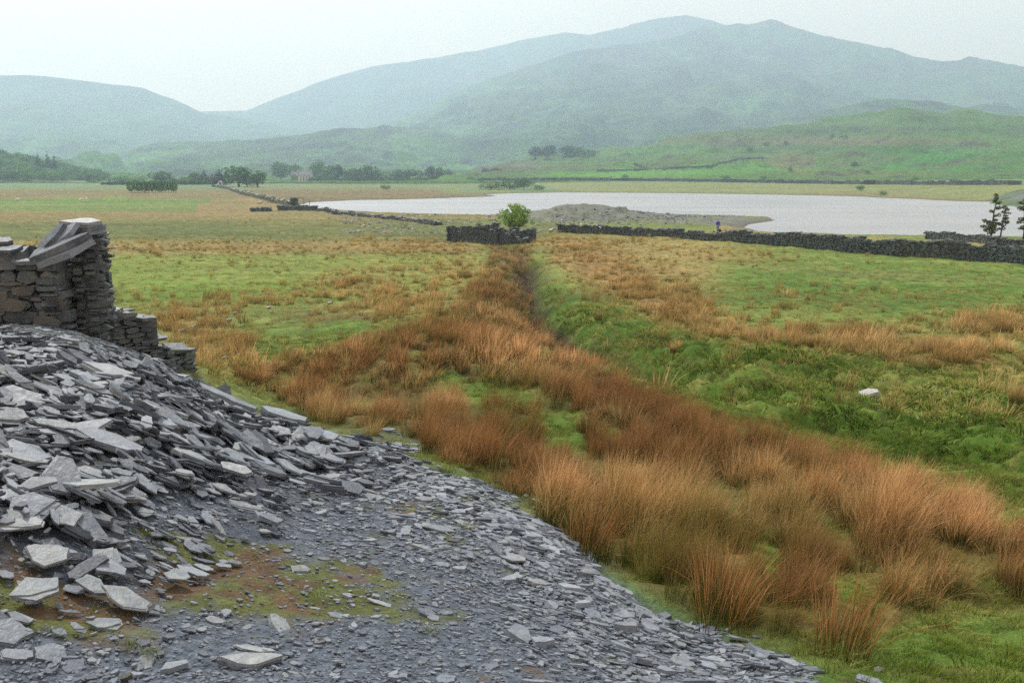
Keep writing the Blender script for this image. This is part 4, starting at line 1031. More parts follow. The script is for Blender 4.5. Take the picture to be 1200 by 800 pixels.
def make_ruin():
    t = empty('ruined_wall', (wx(82, 15.8), 15.8, 5.4)); inv = t.matrix_basis.inverted()
    tag(t, 'ruined slate building wall with a tall end pier at the left edge', 'ruined wall', kind='thing')
    def par(o): o.parent = t; o.matrix_parent_inverse = Matrix.Translation(-t.location); return o
    # front wall, ragged top sinking to the right
    Y = 15.6; xa, xb = wx(-190, Y), wx(76, Y)
    L = xb - xa; px_of = lambda s: -190 + 269 * s / L
    top = lambda s, x, y: wz(float(np.interp(px_of(s), [-190, -60, 0, 12, 24, 40, 60, 79], [262, 276, 284, 288, 297, 303, 306, 308])), Y) - .02
    par(drystone('wall', [(xa, Y), (xb, Y)], top, .62, .38, .15, MWALL, base=-.3, rag=.06, tiltv=.06))
    # brownish coursed blocks in the face
    for px, py, w, h in ((62,326,22,9),(38,338,28,13),(22,354,40,17),(72,354,23,14),(62,374,34,15),(14,343,13,10),(24,330,28,5),(52,348,14,6),(8,362,14,10),(-30,345,36,16),(-80,340,30,14)):
        mb = MB(); sc = Y / F
        stone_prism(mb, Vector((wx(px, Y), Y - .345, wz(py, Y))), Vector((1, 0, 0)), Vector((0, 1, 0)), Vector((0, 0, 1)), w * sc, h * sc, .2, .1, random.gauss(0, .02))
        par(mb.build('face_stone', MBROWNST))
    # end pier
    Y = 15.75; x0, x1 = wx(93, Y), wx(121, Y)
    topp = lambda s, x, y: wz(268, Y)
    par(drystone('pier', [(wx(100, Y), Y + .02), (wx(97, Y), Y + .6)], topp, wx(114, Y) - wx(90, Y), .30, .085, MWALL, base=-.4, rag=.02, tiltv=.09))
    # recess behind the gap, closed by the back wall
    Y = 16.5; xa, xb = wx(60, Y), wx(96, Y)
    par(drystone('back_wall', [(xa, Y), (xb, Y)], lambda s, x, y: wz(292, Y), .4, .3, .1, MWALLFAR, base=-.3))
    # low wall running down to the right
    P0, P1 = (wx(106, 16.6), 16.5), (wx(178, 17.0), 17.0); L = math.dist(P0, P1)
    topc = lambda s, x, y: float(np.interp(s / L, [0, .25, .45, .7, .9, 1.0], [5.90, 5.78, 5.70, 5.60, 5.42, 5.0]))
    t2 = drystone('low_wall', [P0, P1, (P1[0] + .22, P1[1] + .5)], topc, .6, .26, .07, MWALL, base=-.5, rag=.05, tiltv=.12)
    tag(t2, 'low tumbled stub of slate wall stepping down towards the rushes', 'ruined wall', kind='thing')
    # big slabs balanced across the gap: each lies loose
    def big(cx, cy, Y, L, w, th, rx, ry, rz, mat, words, sq=.5):
        me = slab_mesh('lintel_slab', sq, th / L, mat, 2, sharp=.1)
        o = link('lintel_slab', me); o.location = (wx(cx, Y), Y, wz(cy, Y)); o.rotation_euler = (R(rx), R(ry), R(rz)); o.scale = (L, w / sq, L)
        tag(o, words, 'slate slab', kind='thing'); return o
    big(80,290,15.35, 1.08,.6,.19, 22,-24,6, MSLATE, 'biggest slab leaning up from the wall top to the pier', .6)
    big(73,276,15.5, .76,.42,.13, 26,-37,8, MSLATE, 'grooved narrow slab leaning above the biggest slab', .55)
    big(100,261,15.85, .66,.42,.09, 5,-3,3, MSLATE_PALE, 'topmost flat pale slab capping the pier', .8)
    big(110,270,15.8, .46,.5,.13, 4,-8,-10, MSLATE, 'wedge slab under the capping slab at the right of the pier', .8)
    big(52,293,15.4, .30,.30,.05, 62,-20,-20, MSLATE, 'small rounded flake standing on edge left of the leaning slabs', .8)
    big(37,306,15.3, .60,.4,.06, 8,2,6, MSLATE, 'thin slab lying level on the front wall top below the flake', .6)
    big(8,294,15.4, .52,.42,.09, 8,4,-6, MSLATE_DARK, 'thick loose slab on the wall top at the left edge', .7)
    big(3,284,15.6, .42,.4,.08, 10,-4,12, MSLATE_DARK, 'uppermost loose slab on the wall top at the left edge', .7)
    for px, py, Y, L, a, wd in ((124,366,16.5,.42,-6,'pale flat slab on the high end of the low wall'), (139,371,16.62,.44,-12,'second pale slab along the top of the low wall'),(153,374,16.78,.36,-8,'third flat slab along the low wall top'),(168,380,16.93,.34,-10,'end slab of the low wall top before it drops away')):
        me = slab_mesh('coping_slab', .6, .14, MSLATE_PALE, 2, sharp=.12); o = link('coping_slab', me); o.location = (wx(px, Y), Y, wz(py, Y) + .02); o.rotation_euler = (R(10), R(6), R(a)); o.scale = (L, L * 1.2, L)
        tag(o, wd, 'slate slab', kind='thing')
make_ruin()

def wall_px(name, words, P, hgt, thick, sw, sh, mat, z_fix=None, **k):
    """field wall along sight points of its foot"""
    pts = []
    for px, py in P:
        x, y, z = hit(px, py); pts.append((x, y))
    fn = (lambda s, x, y: h1(x, y) + hgt(s) if callable(hgt) else h1(x, y) + hgt)
    o = drystone(name, pts, fn, thick, sw, sh, mat, **k); tag(o, words, 'stone wall', kind='thing'); return o
MGREENWALL = slate_material('mossy_wall_stone', lin((84,88,74)), lin((128,130,112)), .1, (110,120,78), (150,150,130))
rag_s = [random.uniform(-.12, .12) for _ in range(400)]
wall_px('drystone_wall', 'long dark drystone wall crossing the field before the lake', [(655,272),(720,275),(800,279.5),(850,283),(950,291),(1050,300),(1150,307),(1200,310),(1330,321)],
        lambda s: (.88 + .42 * min(1, max(0, (s - 20) / 18))) + rag_s[int(s / .8) % 400] * (1.9 if 14 < s < 34 else 1.1), .75, .42, .19, MWALLFAR, tiltv=.25, rag=.1)
wall_px('drystone_wall', 'lower broken stone wall by the shore behind the small trees', [(1088,280.5),(1130,284),(1170,288),(1210,291),(1300,298)], lambda s: .75 + rag_s[int(s) % 400], .7, .45, .18, MWALLFAR, rag=.12)
# hut ruin, middle distance
def make_hut():
    t = empty('hut_ruin', (*at(575, 286, 1.1), 1.0)); tag(t, 'roofless dark slate hut ruin beside the pale green bush', 'ruined hut', kind='thing')
    def par(o): o.parent = t; o.matrix_parent_inverse = Matrix.Translation(-t.location)
    a, b, c, d = [hit(*p)[:2] for p in ((527,281.5), (584,287), (628,284), (560,278))]
    e = (a[0] + (c[0] - b[0]) * .85, a[1] + 5.0); f = (b[0] + 3.6, b[1] + 4.6)
    def prof(xs, ys): return lambda s, x, y: h1(x, y) + float(np.interp(s, xs, ys)) + rag_s[int(s / .45 + 50) % 400] * 3.0
    L1 = math.dist(a, b)
    par(drystone('front_wall', [a, b], prof([0, L1 * .34, L1 * .37, L1 * .6, L1 * .8, L1], [1.15, 1.3, 1.8, 1.7, 1.3, 1.45]), .6, .36, .13, MWALLFAR, rag=.12, tiltv=.12))
    par(drystone('side_wall', [b, c], prof([0, 1.5, 3, 5], [1.4, 1.15, .7, .15]), .6, .36, .13, MWALLFAR, rag=.15, tiltv=.15))
    L2 = math.dist(e, f)
    par(drystone('back_wall', [e, f], prof([0, L2 * .18, L2 * .3, L2 * .5, L2 * .8, L2], [1.1, 1.5, 1.6, 1.3, 1.1, .9]), .6, .36, .13, MWALLFAR, rag=.15, tiltv=.12))
    par(drystone('gable_wall', [a, e], prof([0, 2.5, 5], [1.0, .9, 1.1]), .6, .36, .13, MWALLFAR, rag=.12, tiltv=.12))
make_hut()
# far walls on the left and the little pier with a slab
wall_px('drystone_wall', 'grassy topped field wall running away to the far trees', [(345,242.5),(330,239.5),(318,236.5),(305,233),(290,229.5),(278,225.5),(268,221.5),(250,219)], lambda s: 1.1 + rag_s[int(s / 3) % 400] * .8, 1.2, 1.3, .5, MGREENWALL, rag=.15)
wall_px('drystone_wall', 'short dark wall between the pier and the field corner', [(327,246.5),(348,246.6),(372,247.5),(392,249.5)], lambda s: 1.0 if s < 8 else .6, .9, 1.0, .35, MWALL, rag=.1)
wall_px('drystone_wall', 'fallen low wall line leading to the hut ruin', [(392,250.5),(420,253.5),(450,256.5),(480,260),(512,264)], lambda s: .35 + rag_s[int(s / 2) % 400] * 2.0, .9, .8, .3, MWALL, rag=.25)
wall_px('drystone_wall', 'short dark wall stub standing alone left of the small pier', [(296,248),(308,248),(316,247.4)], lambda s: .7, .8, .9, .3, MWALL, rag=.15)
def make_pier():
    x, y, z = hit(344, 245); t = empty('stone_pier', (x, y, z)); tag(t, 'small dark stone pier with a flat slab roof at the lake edge', 'stone hut', kind='thing')
    o = drystone('pier_walls', [(x - .55, y + .8), (x + .55, y + .8)], lambda s, a, b: z + 2.25, 1.4, .8, .3, MWALLFAR); o.parent = t; o.matrix_parent_inverse = Matrix.Translation(-t.location)
    mb = MB(); mb.box((.8, .8, 2.35), (3.0, 1.5, .16), jit=.05); mb.build('roof_slab', MSLATE_PALE, t)
    for sx in (2.0, 3.2):
        mb = MB(); mb.tube([(sx, 1.0, 0), (sx + .05, 1.0, 2.1)], [.07, .06], 6); mb.build('post', plain('grey_wood', lin((120,112,100))), t)
make_pier()

# ---- walls on the far hillside
def hill_wall(words, P, hgt=1.3):
    pts = []
    for i in range(len(P) - 1):
        for t in np.linspace(0, 1, 8, endpoint=False):
            px, py = P[i][0] * (1 - t) + P[i + 1][0] * t, P[i][1] * (1 - t) + P[i + 1][1] * t
            if py < 213: x, y, z = HF(px, py)
            else: x, y, z = hit(px, py)
            pts.append(Vector((x, y, z)))
    mb = MB()
    for a, b in zip(pts, pts[1:]):
        d = (b - a); L = d.length
        if L > 120 or L < .01: continue
        nn = max(1, int(L / 3)); ang = math.atan2(d.y, d.x)
        for k in range(nn):
            p = a + d * ((k + .5) / nn); h = hgt * random.uniform(.8, 1.2)
            mb.box((p.x, p.y, p.z + h / 2 - .6), (L / nn * 1.04, .8, h + 1.2), Matrix.Rotation(ang, 3, 'Z'), .12)
    o = mb.build('field_wall', MWALLFAR); tag(o, words, 'stone wall', kind='thing')
hill_wall('long dark straight wall along the foot of the far hillside', [(560,211.5),(680,211.6),(780,212.4),(900,214.5),(1000,216),(1100,216.8),(1210,216.6)], 1.7)
hill_wall('thin wall crossing the pasture above the lake', [(700,201),(760,199.5),(830,196),(870,187),(900,186)], 1.3)
hill_wall('short wall slanting down the far pasture', [(742,192),(765,200)], 1.2)

# ============================================================ TREES
def leaf_crown(name, blobs, nleaf, size, mat, flat=.0):
    """leaf clumps through the volume of overlapping ellipsoids (x, y, z, rx, ry, rz)"""
    vol = np.array([b[3] * b[4] * b[5] for b in blobs]); which = rng.choice(len(blobs), nleaf, p=vol / vol.sum()); B = np.array(blobs)[which]
    d = rng.normal(size=(nleaf, 3)); d /= np.linalg.norm(d, axis=1)[:, None]
    rad = rng.random(nleaf) ** (1 / 3.0); rad = .35 + .65 * rad + rng.normal(0, .05, nleaf)
    C = B[:, :3] + d * rad[:, None] * B[:, 3:6]
    s = size * rng.uniform(.6, 1.4, nleaf)
    a = rng.normal(size=(nleaf, 3)); a[:, 2] *= .6; a /= np.linalg.norm(a, axis=1)[:, None]
    b = np.cross(a, rng.normal(size=(nleaf, 3))); b /= np.linalg.norm(b, axis=1)[:, None] + 1e-9
    V = np.stack([C - a * s[:, None], C - b * s[:, None] * .55, C + a * s[:, None], C + b * s[:, None] * .55], 1).reshape(-1, 3)
    Fq = np.arange(nleaf * 4).reshape(-1, 4)
    me = mesh_np(name, V, Fq, mat); return me
def leaf_mat(name, a, b, transl=.25):
    m = NT(name); isl = m.n.new('ShaderNodeNewGeometry').outputs['Random Per Island']; rnd = m.node('ShaderNodeObjectInfo').outputs['Random']
    c = m.mix(isl, tuple(a), tuple(b)); c = m.mix(1.0, c, m.ramp(rnd, [(0, .75), (1, 1.25)]), 'MULTIPLY')
    return m.finish(c, .7, spec=.2, transl=transl)
L_BROAD = leaf_mat('broad_leaves', lin((36,80,34)), lin((88,134,54))); L_DARK = leaf_mat('dark_needles', lin((26,50,40)), lin((52,84,56)))
L_FRESH = leaf_mat('fresh_leaves', lin((104,146,58)), lin((182,200,108)), .35); L_OLIVE = leaf_mat('pine_needles', lin((56,68,40)), lin((118,120,66)))
BARK = plain('bark', lin((74,64,54)), .9, .3)
def broad_tree(h=10., w=9., n=900, mat=L_BROAD, low=.12, lobes=9):
    blobs = [(0, 0, h * .55, w * .34, w * .34, h * .36)]
    for k in range(lobes):
        a = random.uniform(0, 6.28); r = w * random.uniform(.15, .36); zz = h * random.uniform(low + .18, .82); q = random.uniform(.13, .24)
        blobs.append((r * math.cos(a), r * math.sin(a), zz, w * q, w * q, h * q))
    cr = leaf_crown('crown', blobs, n, h * .045, mat)
    mb = MB(); mb.tube([(0, 0, -.3), (.1, 0, h * .2), (.0, .1, h * .5), (.1, .1, h * .75)], [h * .035, h * .028, h * .018, h * .008])
    for k in range(5):
        a = random.uniform(0, 6.28); z0 = h * random.uniform(.2, .4)
        mb.tube([(0, 0, z0), (math.cos(a) * w * .15, math.sin(a) * w * .15, z0 + h * .16), (math.cos(a) * w * .3, math.sin(a) * w * .3, z0 + h * .27)], [h * .014, h * .01, h * .004], 5)
    return cr, mesh_np('trunk', np.array(mb.V), mb.Fc, BARK)
def conifer(h=13., w=5., n=900):
    blobs = []
    for k in range(9):
        t = k / 8; blobs.append((random.uniform(-.2, .2), random.uniform(-.2, .2), h * (.14 + .82 * t), w * .5 * (1.05 - t) + .15, w * .5 * (1.05 - t) + .15, h * .07))
    cr = leaf_crown('crown', blobs, n, h * .035, L_DARK); mb = MB(); mb.tube([(0, 0, -.3), (0, 0, h * .5), (0, 0, h * .97)], [h * .02, h * .012, h * .003])
    return cr, mesh_np('trunk', np.array(mb.V), mb.Fc, BARK)
KINDS = {'b': [broad_tree() for _ in range(4)], 'l': [broad_tree(h=5, w=9, lobes=8, low=.02) for _ in range(3)], 'c': [conifer() for _ in range(3)], 'd': [broad_tree(mat=L_DARK) for _ in range(2)]}
HT = {'b': 10., 'l': 5., 'c': 13., 'd': 10.}; WD = {'b': 9., 'l': 9., 'c': 5., 'd': 9.}
def place_tree(px, pyb, hpx, wpx, kind, words, name, cat='tree', group=None, on=None, r=None):
    if on: x, y, z = on(px, pyb)
    elif r: x, y, z = at_r(px, pyb, r); z = min(z, h1(x, y)) if r < 900 else z
    else: x, y, z = hit(px, pyb)
    dist = math.hypot(x, y); hm, wm = hpx * dist / F * 1.2, wpx * dist / F * 1.45
    cr, tr = random.choice(KINDS[kind])
    t = empty(name, (x, y, z - .15), random.uniform(0, 6.28)); tag(t, words, cat, group, 'thing')
    t.scale = (wm / WD[kind],) * 2 + (hm / HT[kind],)
    link('trunk', tr, t); link('crown', cr, t); return t
# the row along the far end of the valley, left to right
g1 = 'trees around the far farms'
row = [(192,216,13,22,'b','round broadleaf tree behind the long thicket, far left of the farm trees'),(214,215,7,12,'l','low bush between the thicket and the dark conifers'),
       (228,215.5,11,14,'b','small pale broadleaf tree left of the dark conifers'),(240,216,13,11,'c','first dark conifer beside the white farm gable'),(249,216,10,8,'c','small dark conifer between two taller ones'),
       (257,217,15,13,'c','tallest dark conifer of the group left of the big green tree'),(266,216.5,13,10,'c','dark conifer touching the big green tree'),(280,219,20,26,'b','biggest green tree where the grassy wall ends'),
       (302,219.5,15,20,'b','tree with sloping right side at the end of the farm group'),(290,219,10,18,'l','low bush under the biggest green tree'),
       (328,211,18,18,'b','broad tree just left of the pale house'),(344,211,16,13,'b','pale leaved tree behind the pale house'),(345,213,8,8,'l','bush against the left wall of the pale house'),
       (371,212,19,16,'b','tall tree just right of the pale house'),(385,213,17,14,'b','second tree right of the pale house'),(396,214,19,12,'d','dark tree with a pointed top right of the pale house'),(378,213,9,16,'l','dark bush below the trees right of the house'),
       (410,213,12,16,'b','small tree between the dark pointed tree and the far row'),(420,213.5,14,14,'b','round green tree at the left end of the far row'),(436,213.5,17,22,'b','largest rounded tree of the far row'),
       (452,213,11,14,'l','low tree in a dip of the far row'),(466,212.5,12,16,'b','middle tree of the far row'),(478,212,12,12,'d','dark tree in the middle of the far row'),(490,212,11,14,'b','tree near the right part of the far row'),
       (503,211.5,14,12,'d','small dark tree with a raised top in the far row'),(514,211,13,14,'b','tree with a pointed crown in the far row'),(525,211,11,12,'b','last tree at the right end of the far row'),(532,213,7,9,'l','bush after the right end of the far row'),
       (546,213,8,12,'l','dark bush below the row of three lakeside trees'),(552,214,6,9,'l','small bush left of the heathery knoll'),(570,209.5,11,13,'d','left tree of the dark clump by the far wall'),(579,209.5,12,14,'d','middle tree of the dark clump by the far wall'),(588,209,10,11,'d','right tree of the dark clump by the far wall'),
       (563,215,5,7,'l','tiny bush on the far shore left of the knoll'),(597,222,10,34,'l','low scrub on the heathery knoll at the far shore'),(614,222,12,24,'l','greener scrub at the right of the heathery knoll'),(452,222,5,12,'l','small round bush alone on the far shore flats'),(632,223,6,14,'l','last thin scrub trailing off the knoll'),
       (575,222,7,30,'l','brownish scrub at the left of the heathery knoll')]
for px, py, h, w, k, wd in row: place_tree(px, py, h, w, k, wd, {'b': 'broadleaf_tree', 'l': 'bush', 'c': 'conifer', 'd': 'broadleaf_tree'}[k], 'bush' if k == 'l' else 'tree', g1)
g2 = 'trees and bushes on the far hillside'
for px, py, h, w, k, wd in [(628,187,13,16,'d','left half of the round copse above the far shore'),(641,187,14,18,'d','right half of the round copse above the far shore'),(664,183,11,18,'d','tall left tree of the long copse above the far shore'),(675,184,10,20,'b','middle tree of the long copse above the far shore'),(690,185,8,20,'b','right trailing tree of the long copse'),
       (733,209.5,5,8,'l','bush just above the straight far wall'),(854,212,6,9,'l','round bush by the straight wall, left of the lake centre'),(898,210,4,8,'l','small bush on the straight wall above the lake'),(928,201,5,5,'l','dot like bush in the green pasture, left one'),(1004,195,5,8,'l','bush in the middle of the green pasture'),
       (1020,204,4,6,'l','low bush below the middle of the green pasture'),(1077,212,4,7,'l','small bush on the wall near the right end'),(975,162,5,6,'l','left bush of the pair high on the pasture'),(990,163,4,8,'l','right bush of the pair high on the pasture'),(922,171,5,6,'l','small hawthorn near the pale rocks'),(900,173,6,8,'l','larger hawthorn near the pale rocks'),(879,178,6,8,'l','hawthorn left of the pale rocks'),
       (1008,224,6,10,'l','bush on the shore below the far wall'),(1035,229,5,8,'l','bush at the water edge below the far wall')]:
    place_tree(px, py, h, w, k, wd, 'broadleaf_tree' if k != 'l' else 'bush', 'tree' if k != 'l' else 'bush', g2, on=HF if py < 212.5 else None)
# long thicket in the left fields
th = empty('thicket', hit(180, 226)); tag(th, 'long low green willow thicket standing alone in the left fields', 'thicket', kind='thing')
dd = math.hypot(th.location.x, th.location.y); u = dd / F
blobs = [(-25*u + 50*u*(k + .5)/11, random.uniform(-2, 2), 7*u, 4.2*u, 1.6, random.uniform(4.6, 6.0)*u) for k in range(11)]
link('crown', leaf_crown('crown', blobs, 5200, .22, L_BROAD), th)
for k in range(14):
    mb = MB(); x = (-24 + 48 * k / 13) * u; mb.tube([(x, 0, -.2), (x + random.uniform(-.5, .5), random.uniform(-.6, .6), 6*u)], [.09, .04], 5); mb.build('stem', BARK, th)
L_WOOD1 = leaf_mat('wood_leaves_dark', lin((34,78,44)), lin((70,116,60))); L_WOOD2 = leaf_mat('wood_leaves_light', lin((64,118,52)), lin((116,164,78)))
# wood on the left slope: a closed mass
def wood():
    pts = []
    for k in range(3200):
        px = random.uniform(-420, 122); top = float(np.interp(px, [-420, -100, 0, 30, 60, 90, 110, 122], [140, 163, 183, 190, 198, 204, 208, 211]))
        py = random.uniform(top, 212); x, y, z = WOODH(px, py); pts.append((x, y, z - .5))
    var = [broad_tree(n=330, mat=m_)[0] for m_ in (L_WOOD1, L_WOOD1, L_WOOD2, L_WOOD2, L_BROAD)]
    for v in var: v.name = 'wood_crown'
    n = len(pts); s = rng.uniform(.55, 1.0, n)
    scatter('hanging_wood', 'closed dark and bright green wood covering the left slope', var, np.array(pts), np.stack([np.zeros(n), np.zeros(n), rng.uniform(0, 6.28, n)], 1), np.stack([s, s, s * rng.uniform(.7, 1.05, n)], 1), rng.integers(0, 5, n), np.zeros(n))
    for px, py, h, w, wd in ((51,205,20,6,'left of two pointed conifers standing above the wood edge'),(60,206,18,8,'right of two pointed conifers standing above the wood edge'),(41,200,15,6,'slim conifer poking out of the wood skyline')):
        place_tree(px, py, h, w, 'c', wd, 'conifer', group='conifers in the hanging wood', on=WOODH)
wood()
for px, py, h, w, wd in ((128,214,6,26,'long low scrub hump beyond the brown field'),(146,214,7,22,'second low scrub hump left of the round tree'),(110,215,5,18,'dark scrub at the foot of the wood'),(163,214,6,18,'scrub between the hump and the long thicket')):
    place_tree(px, py, h, w, 'l', wd, 'bush', 'bush', g1)

# the fresh green bush behind the hut ruin
def fresh_bush():
    x, y, z = hit(603, 272); dist = math.hypot(x, y); u = dist / F * 1.15
    t = empty('bush_tree', (x, y, z)); tag(t, 'bright yellow green young tree standing behind the hut ruin', 'tree', kind='thing')
    blobs = []
    for k in range(46):
        a = random.uniform(0, 6.28); e = random.uniform(-.15, 1.4); r = random.uniform(12, 19) * u
        blobs.append((math.cos(a) * math.cos(e) * r * 1.05, math.sin(a) * math.cos(e) * r, 10 * u + math.sin(e) * r * .92, 2.8 * u, 2.8 * u, 2.6 * u))
    blobs.append((0, 0, 12 * u, 12 * u, 12 * u, 8 * u))
    link('crown', leaf_crown('crown', blobs, 3800, .13, L_FRESH), t)
    mb = MB(); mb.tube([(0, 0, -.3), (.05, 0, 1.2)], [.14, .1])
    for k in range(14):
        a = random.uniform(0, 6.28); mb.tube([(0, 0, .2), (math.cos(a) * 6 * u, math.sin(a) * 6 * u, 10 * u), (math.cos(a) * 12 * u, math.sin(a) * 12 * u, random.uniform(12, 21) * u)], [.06, .04, .015], 5)
    mb.build('trunk', BARK, t)
fresh_bush()

# two wind bent thin pines by the right shore
def windpine(px, pyb, hpx, lean, tiers, words, spread=1.0):
    x, y, z = hit(px, pyb); dist = math.hypot(x, y); u = dist / F
    t = empty('shore_pine', (x, y, z)); tag(t, words, 'pine tree', 'sparse wind bent pines by the lake', 'thing')
    H = hpx * u; mb = MB()
    def stem(x0, lean, h, rad):
        P = [(x0 + lean * h * q * q + .06 * math.sin(q * 7), .04 * math.cos(q * 5), h * q - .2 * (q == 0)) for q in np.linspace(0, 1, 7)]
        mb.tube(P, [rad * (1 - .75 * q) for q in np.linspace(0, 1, 7)], 6); return P
    blobs = []
    for x0, ln, hh in lean:
        P = stem(x0 * u, ln, H * hh, .13 * hh)
        for k in range(tiers):
            q = .22 + .78 * (k + random.random() * .6) / tiers; q = min(q, 1); i = min(int(q * 6), 5); f = q * 6 - i
            c = Vector(P[i]) * (1 - f) + Vector(P[i + 1]) * f
            sd_ = random.choice((-1, 1, 1)); L = random.uniform(2, 6.5) * u * spread * (1.15 - .4 * q) * (1.3 if sd_ > 0 else .8); a = random.uniform(-.9, .9)
            e = c + Vector((sd_ * L * math.cos(a), L * math.sin(a), L * random.uniform(-.1, .6)))
            mb.tube([c, (c + e) / 2 + Vector((0, 0, -.03)), e], [.035, .022, .01], 5)
            for m_ in (.55, 1.0):
                pp = c.lerp(e, m_); blobs.append((pp.x, pp.y, pp.z + .05, random.uniform(1.4, 3.4) * u * spread, 2.0 * u, random.uniform(.7, 2.0) * u))
    mb.build('trunk', plain('pine_bark', lin((58,52,50)), .9, .25), t)
    link('crown', leaf_crown('crown', blobs, 3600, .09, L_OLIVE), t)
windpine(1162, 279.5, 45, [(-1, .10, 1.0), (9, .12, .72), (-5, -.1, .4)], 13, 'thin pine with ragged flat branches against the water')
windpine(1197, 281, 42, [(2, -.05, 1.0), (6, .05, .8)], 17, 'fuller dark pine cut by the right edge of the view', 1.25)
windpine(1222, 283, 48, [(0, .08, 1.0)], 15, 'pine standing just beyond the right edge pine', 1.3)

# field hedges that tie the far tree row together
def hedge(words, x0, x1, py, hpx):
    a, b = hit(x0, py), hit(x1, py); t = empty('hedge', a); tag(t, words, 'hedge', kind='thing'); u = math.hypot(*a[:2]) / F; n = int((x1 - x0) / 3)
    blobs = []
    for k in range(n):
        f = (k + .5) / n; x, y = a[0] + (b[0] - a[0]) * f, a[1] + (b[1] - a[1]) * f; h = hpx * u * random.uniform(.5, 1.15)
        blobs.append((x - a[0], y - a[1], h1(x, y) - a[2] + h * .45, 2.6 * u, 2.0, h * .55))
    link('foliage', leaf_crown('foliage', blobs, n * 150, .55, L_BROAD), t)
    mb = MB()
    for q in blobs[::2]: mb.tube([(q[0], q[1], q[2] - q[5] - .3), (q[0] + .2, q[1], q[2])], [.15, .07], 5)
    mb.build('stem', BARK, t)
hedge('low dark hedge running under the far row of trees', 362, 532, 213.2, 7)
hedge('broken scrubby hedge left of the far farm trees', 120, 262, 216.5, 5)
# ============================================================ HOUSES
def house(px, pyb, wpx, hpx, depth, wallc, roofc, words, nwin=4, two=True, yaw=0.0):
    x, y, z = hit(px, pyb); u = math.hypot(x, y) / F; W, Hh = wpx * u, hpx * u; D = depth; e = Hh * .62
    t = empty('farmhouse', (x, y + D / 2, z - .3), yaw); tag(t, words, 'house', 'far farmhouses', 'thing')
    wm, rm = plain('render_' + str(px), lin(wallc), .9, .06, 1), plain('roof_slate_' + str(px), lin(roofc), .7, .12, 3)
    mb = MB(); a, b = W / 2, D / 2
    V = [(-a,-b,0),(a,-b,0),(a,b,0),(-a,b,0),(-a,-b,e),(a,-b,e),(a,b,e),(-a,b,e),(-a,0,Hh),(a,0,Hh)]
    mb.add(V, [[0,1,5,4],[1,2,6,9,5],[2,3,7,6],[3,0,4,8,7]]); mb.build('wall', wm, t)
    mb = MB(); o = .35
    for s in (-1, 1):
        mb.add([(-a-o, s*(b+o), e-.25), (a+o, s*(b+o), e-.25), (a+o, 0, Hh+.1), (-a-o, 0, Hh+.1), (-a-o, s*(b+o), e+.0), (a+o, s*(b+o), e+.0), (a+o, 0, Hh+.35), (-a-o, 0, Hh+.35)],
               [[0,1,2,3],[7,6,5,4],[0,4,5,1],[1,5,6,2],[3,2,6,7],[0,3,7,4]])
    rf = mb.build('roof', rm, t)
    for s in (-1, 1):
        mb = MB(); mb.box((s * (a - .6), 0, Hh + .6), (.9, 1.1, 1.6)); mb.build('chimney', wm, rf)
    gm = plain('window_dark', lin((40,44,50)), .3, .05)
    for row_ in range(2 if two else 1):
        for k in range(nwin):
            wxp = -a + W * (k + .5) / nwin; zz = e * (.28 + .42 * row_) if two else e * .5
            if row_ == 0 and k == nwin // 2:
                mb = MB(); mb.box((wxp, -b - .02, 1.25), (1.1, .1, 2.1)); mb.build('door', gm, t); continue
            mb = MB(); mb.box((wxp, -b - .02, zz), (1.1, .08, 1.4)); w_ = mb.build('window', gm, t)
            mb = MB(); mb.box((wxp, -b - .08, zz - .8), (1.4, .16, .14)); mb.build('sill', wm, w_)
house(356, 212.2, 17, 11, 8, (200,190,174), (112,108,108), 'pale two storey house among trees beyond the lake end', 5)
house(346, 211.8, 9, 10, 7, (176,160,150), (118,112,110), 'smaller pinkish house joined close behind the pale house', 3)
house(233, 213.6, 4, 4.5, 6, (222,220,212), (96,98,102), 'tiny white gable beside the dark conifers', 2, False)
house(257, 217.6, 4, 3, 5, (214,212,204), (120,120,118), 'tiny white shed below the dark conifers', 2, False)

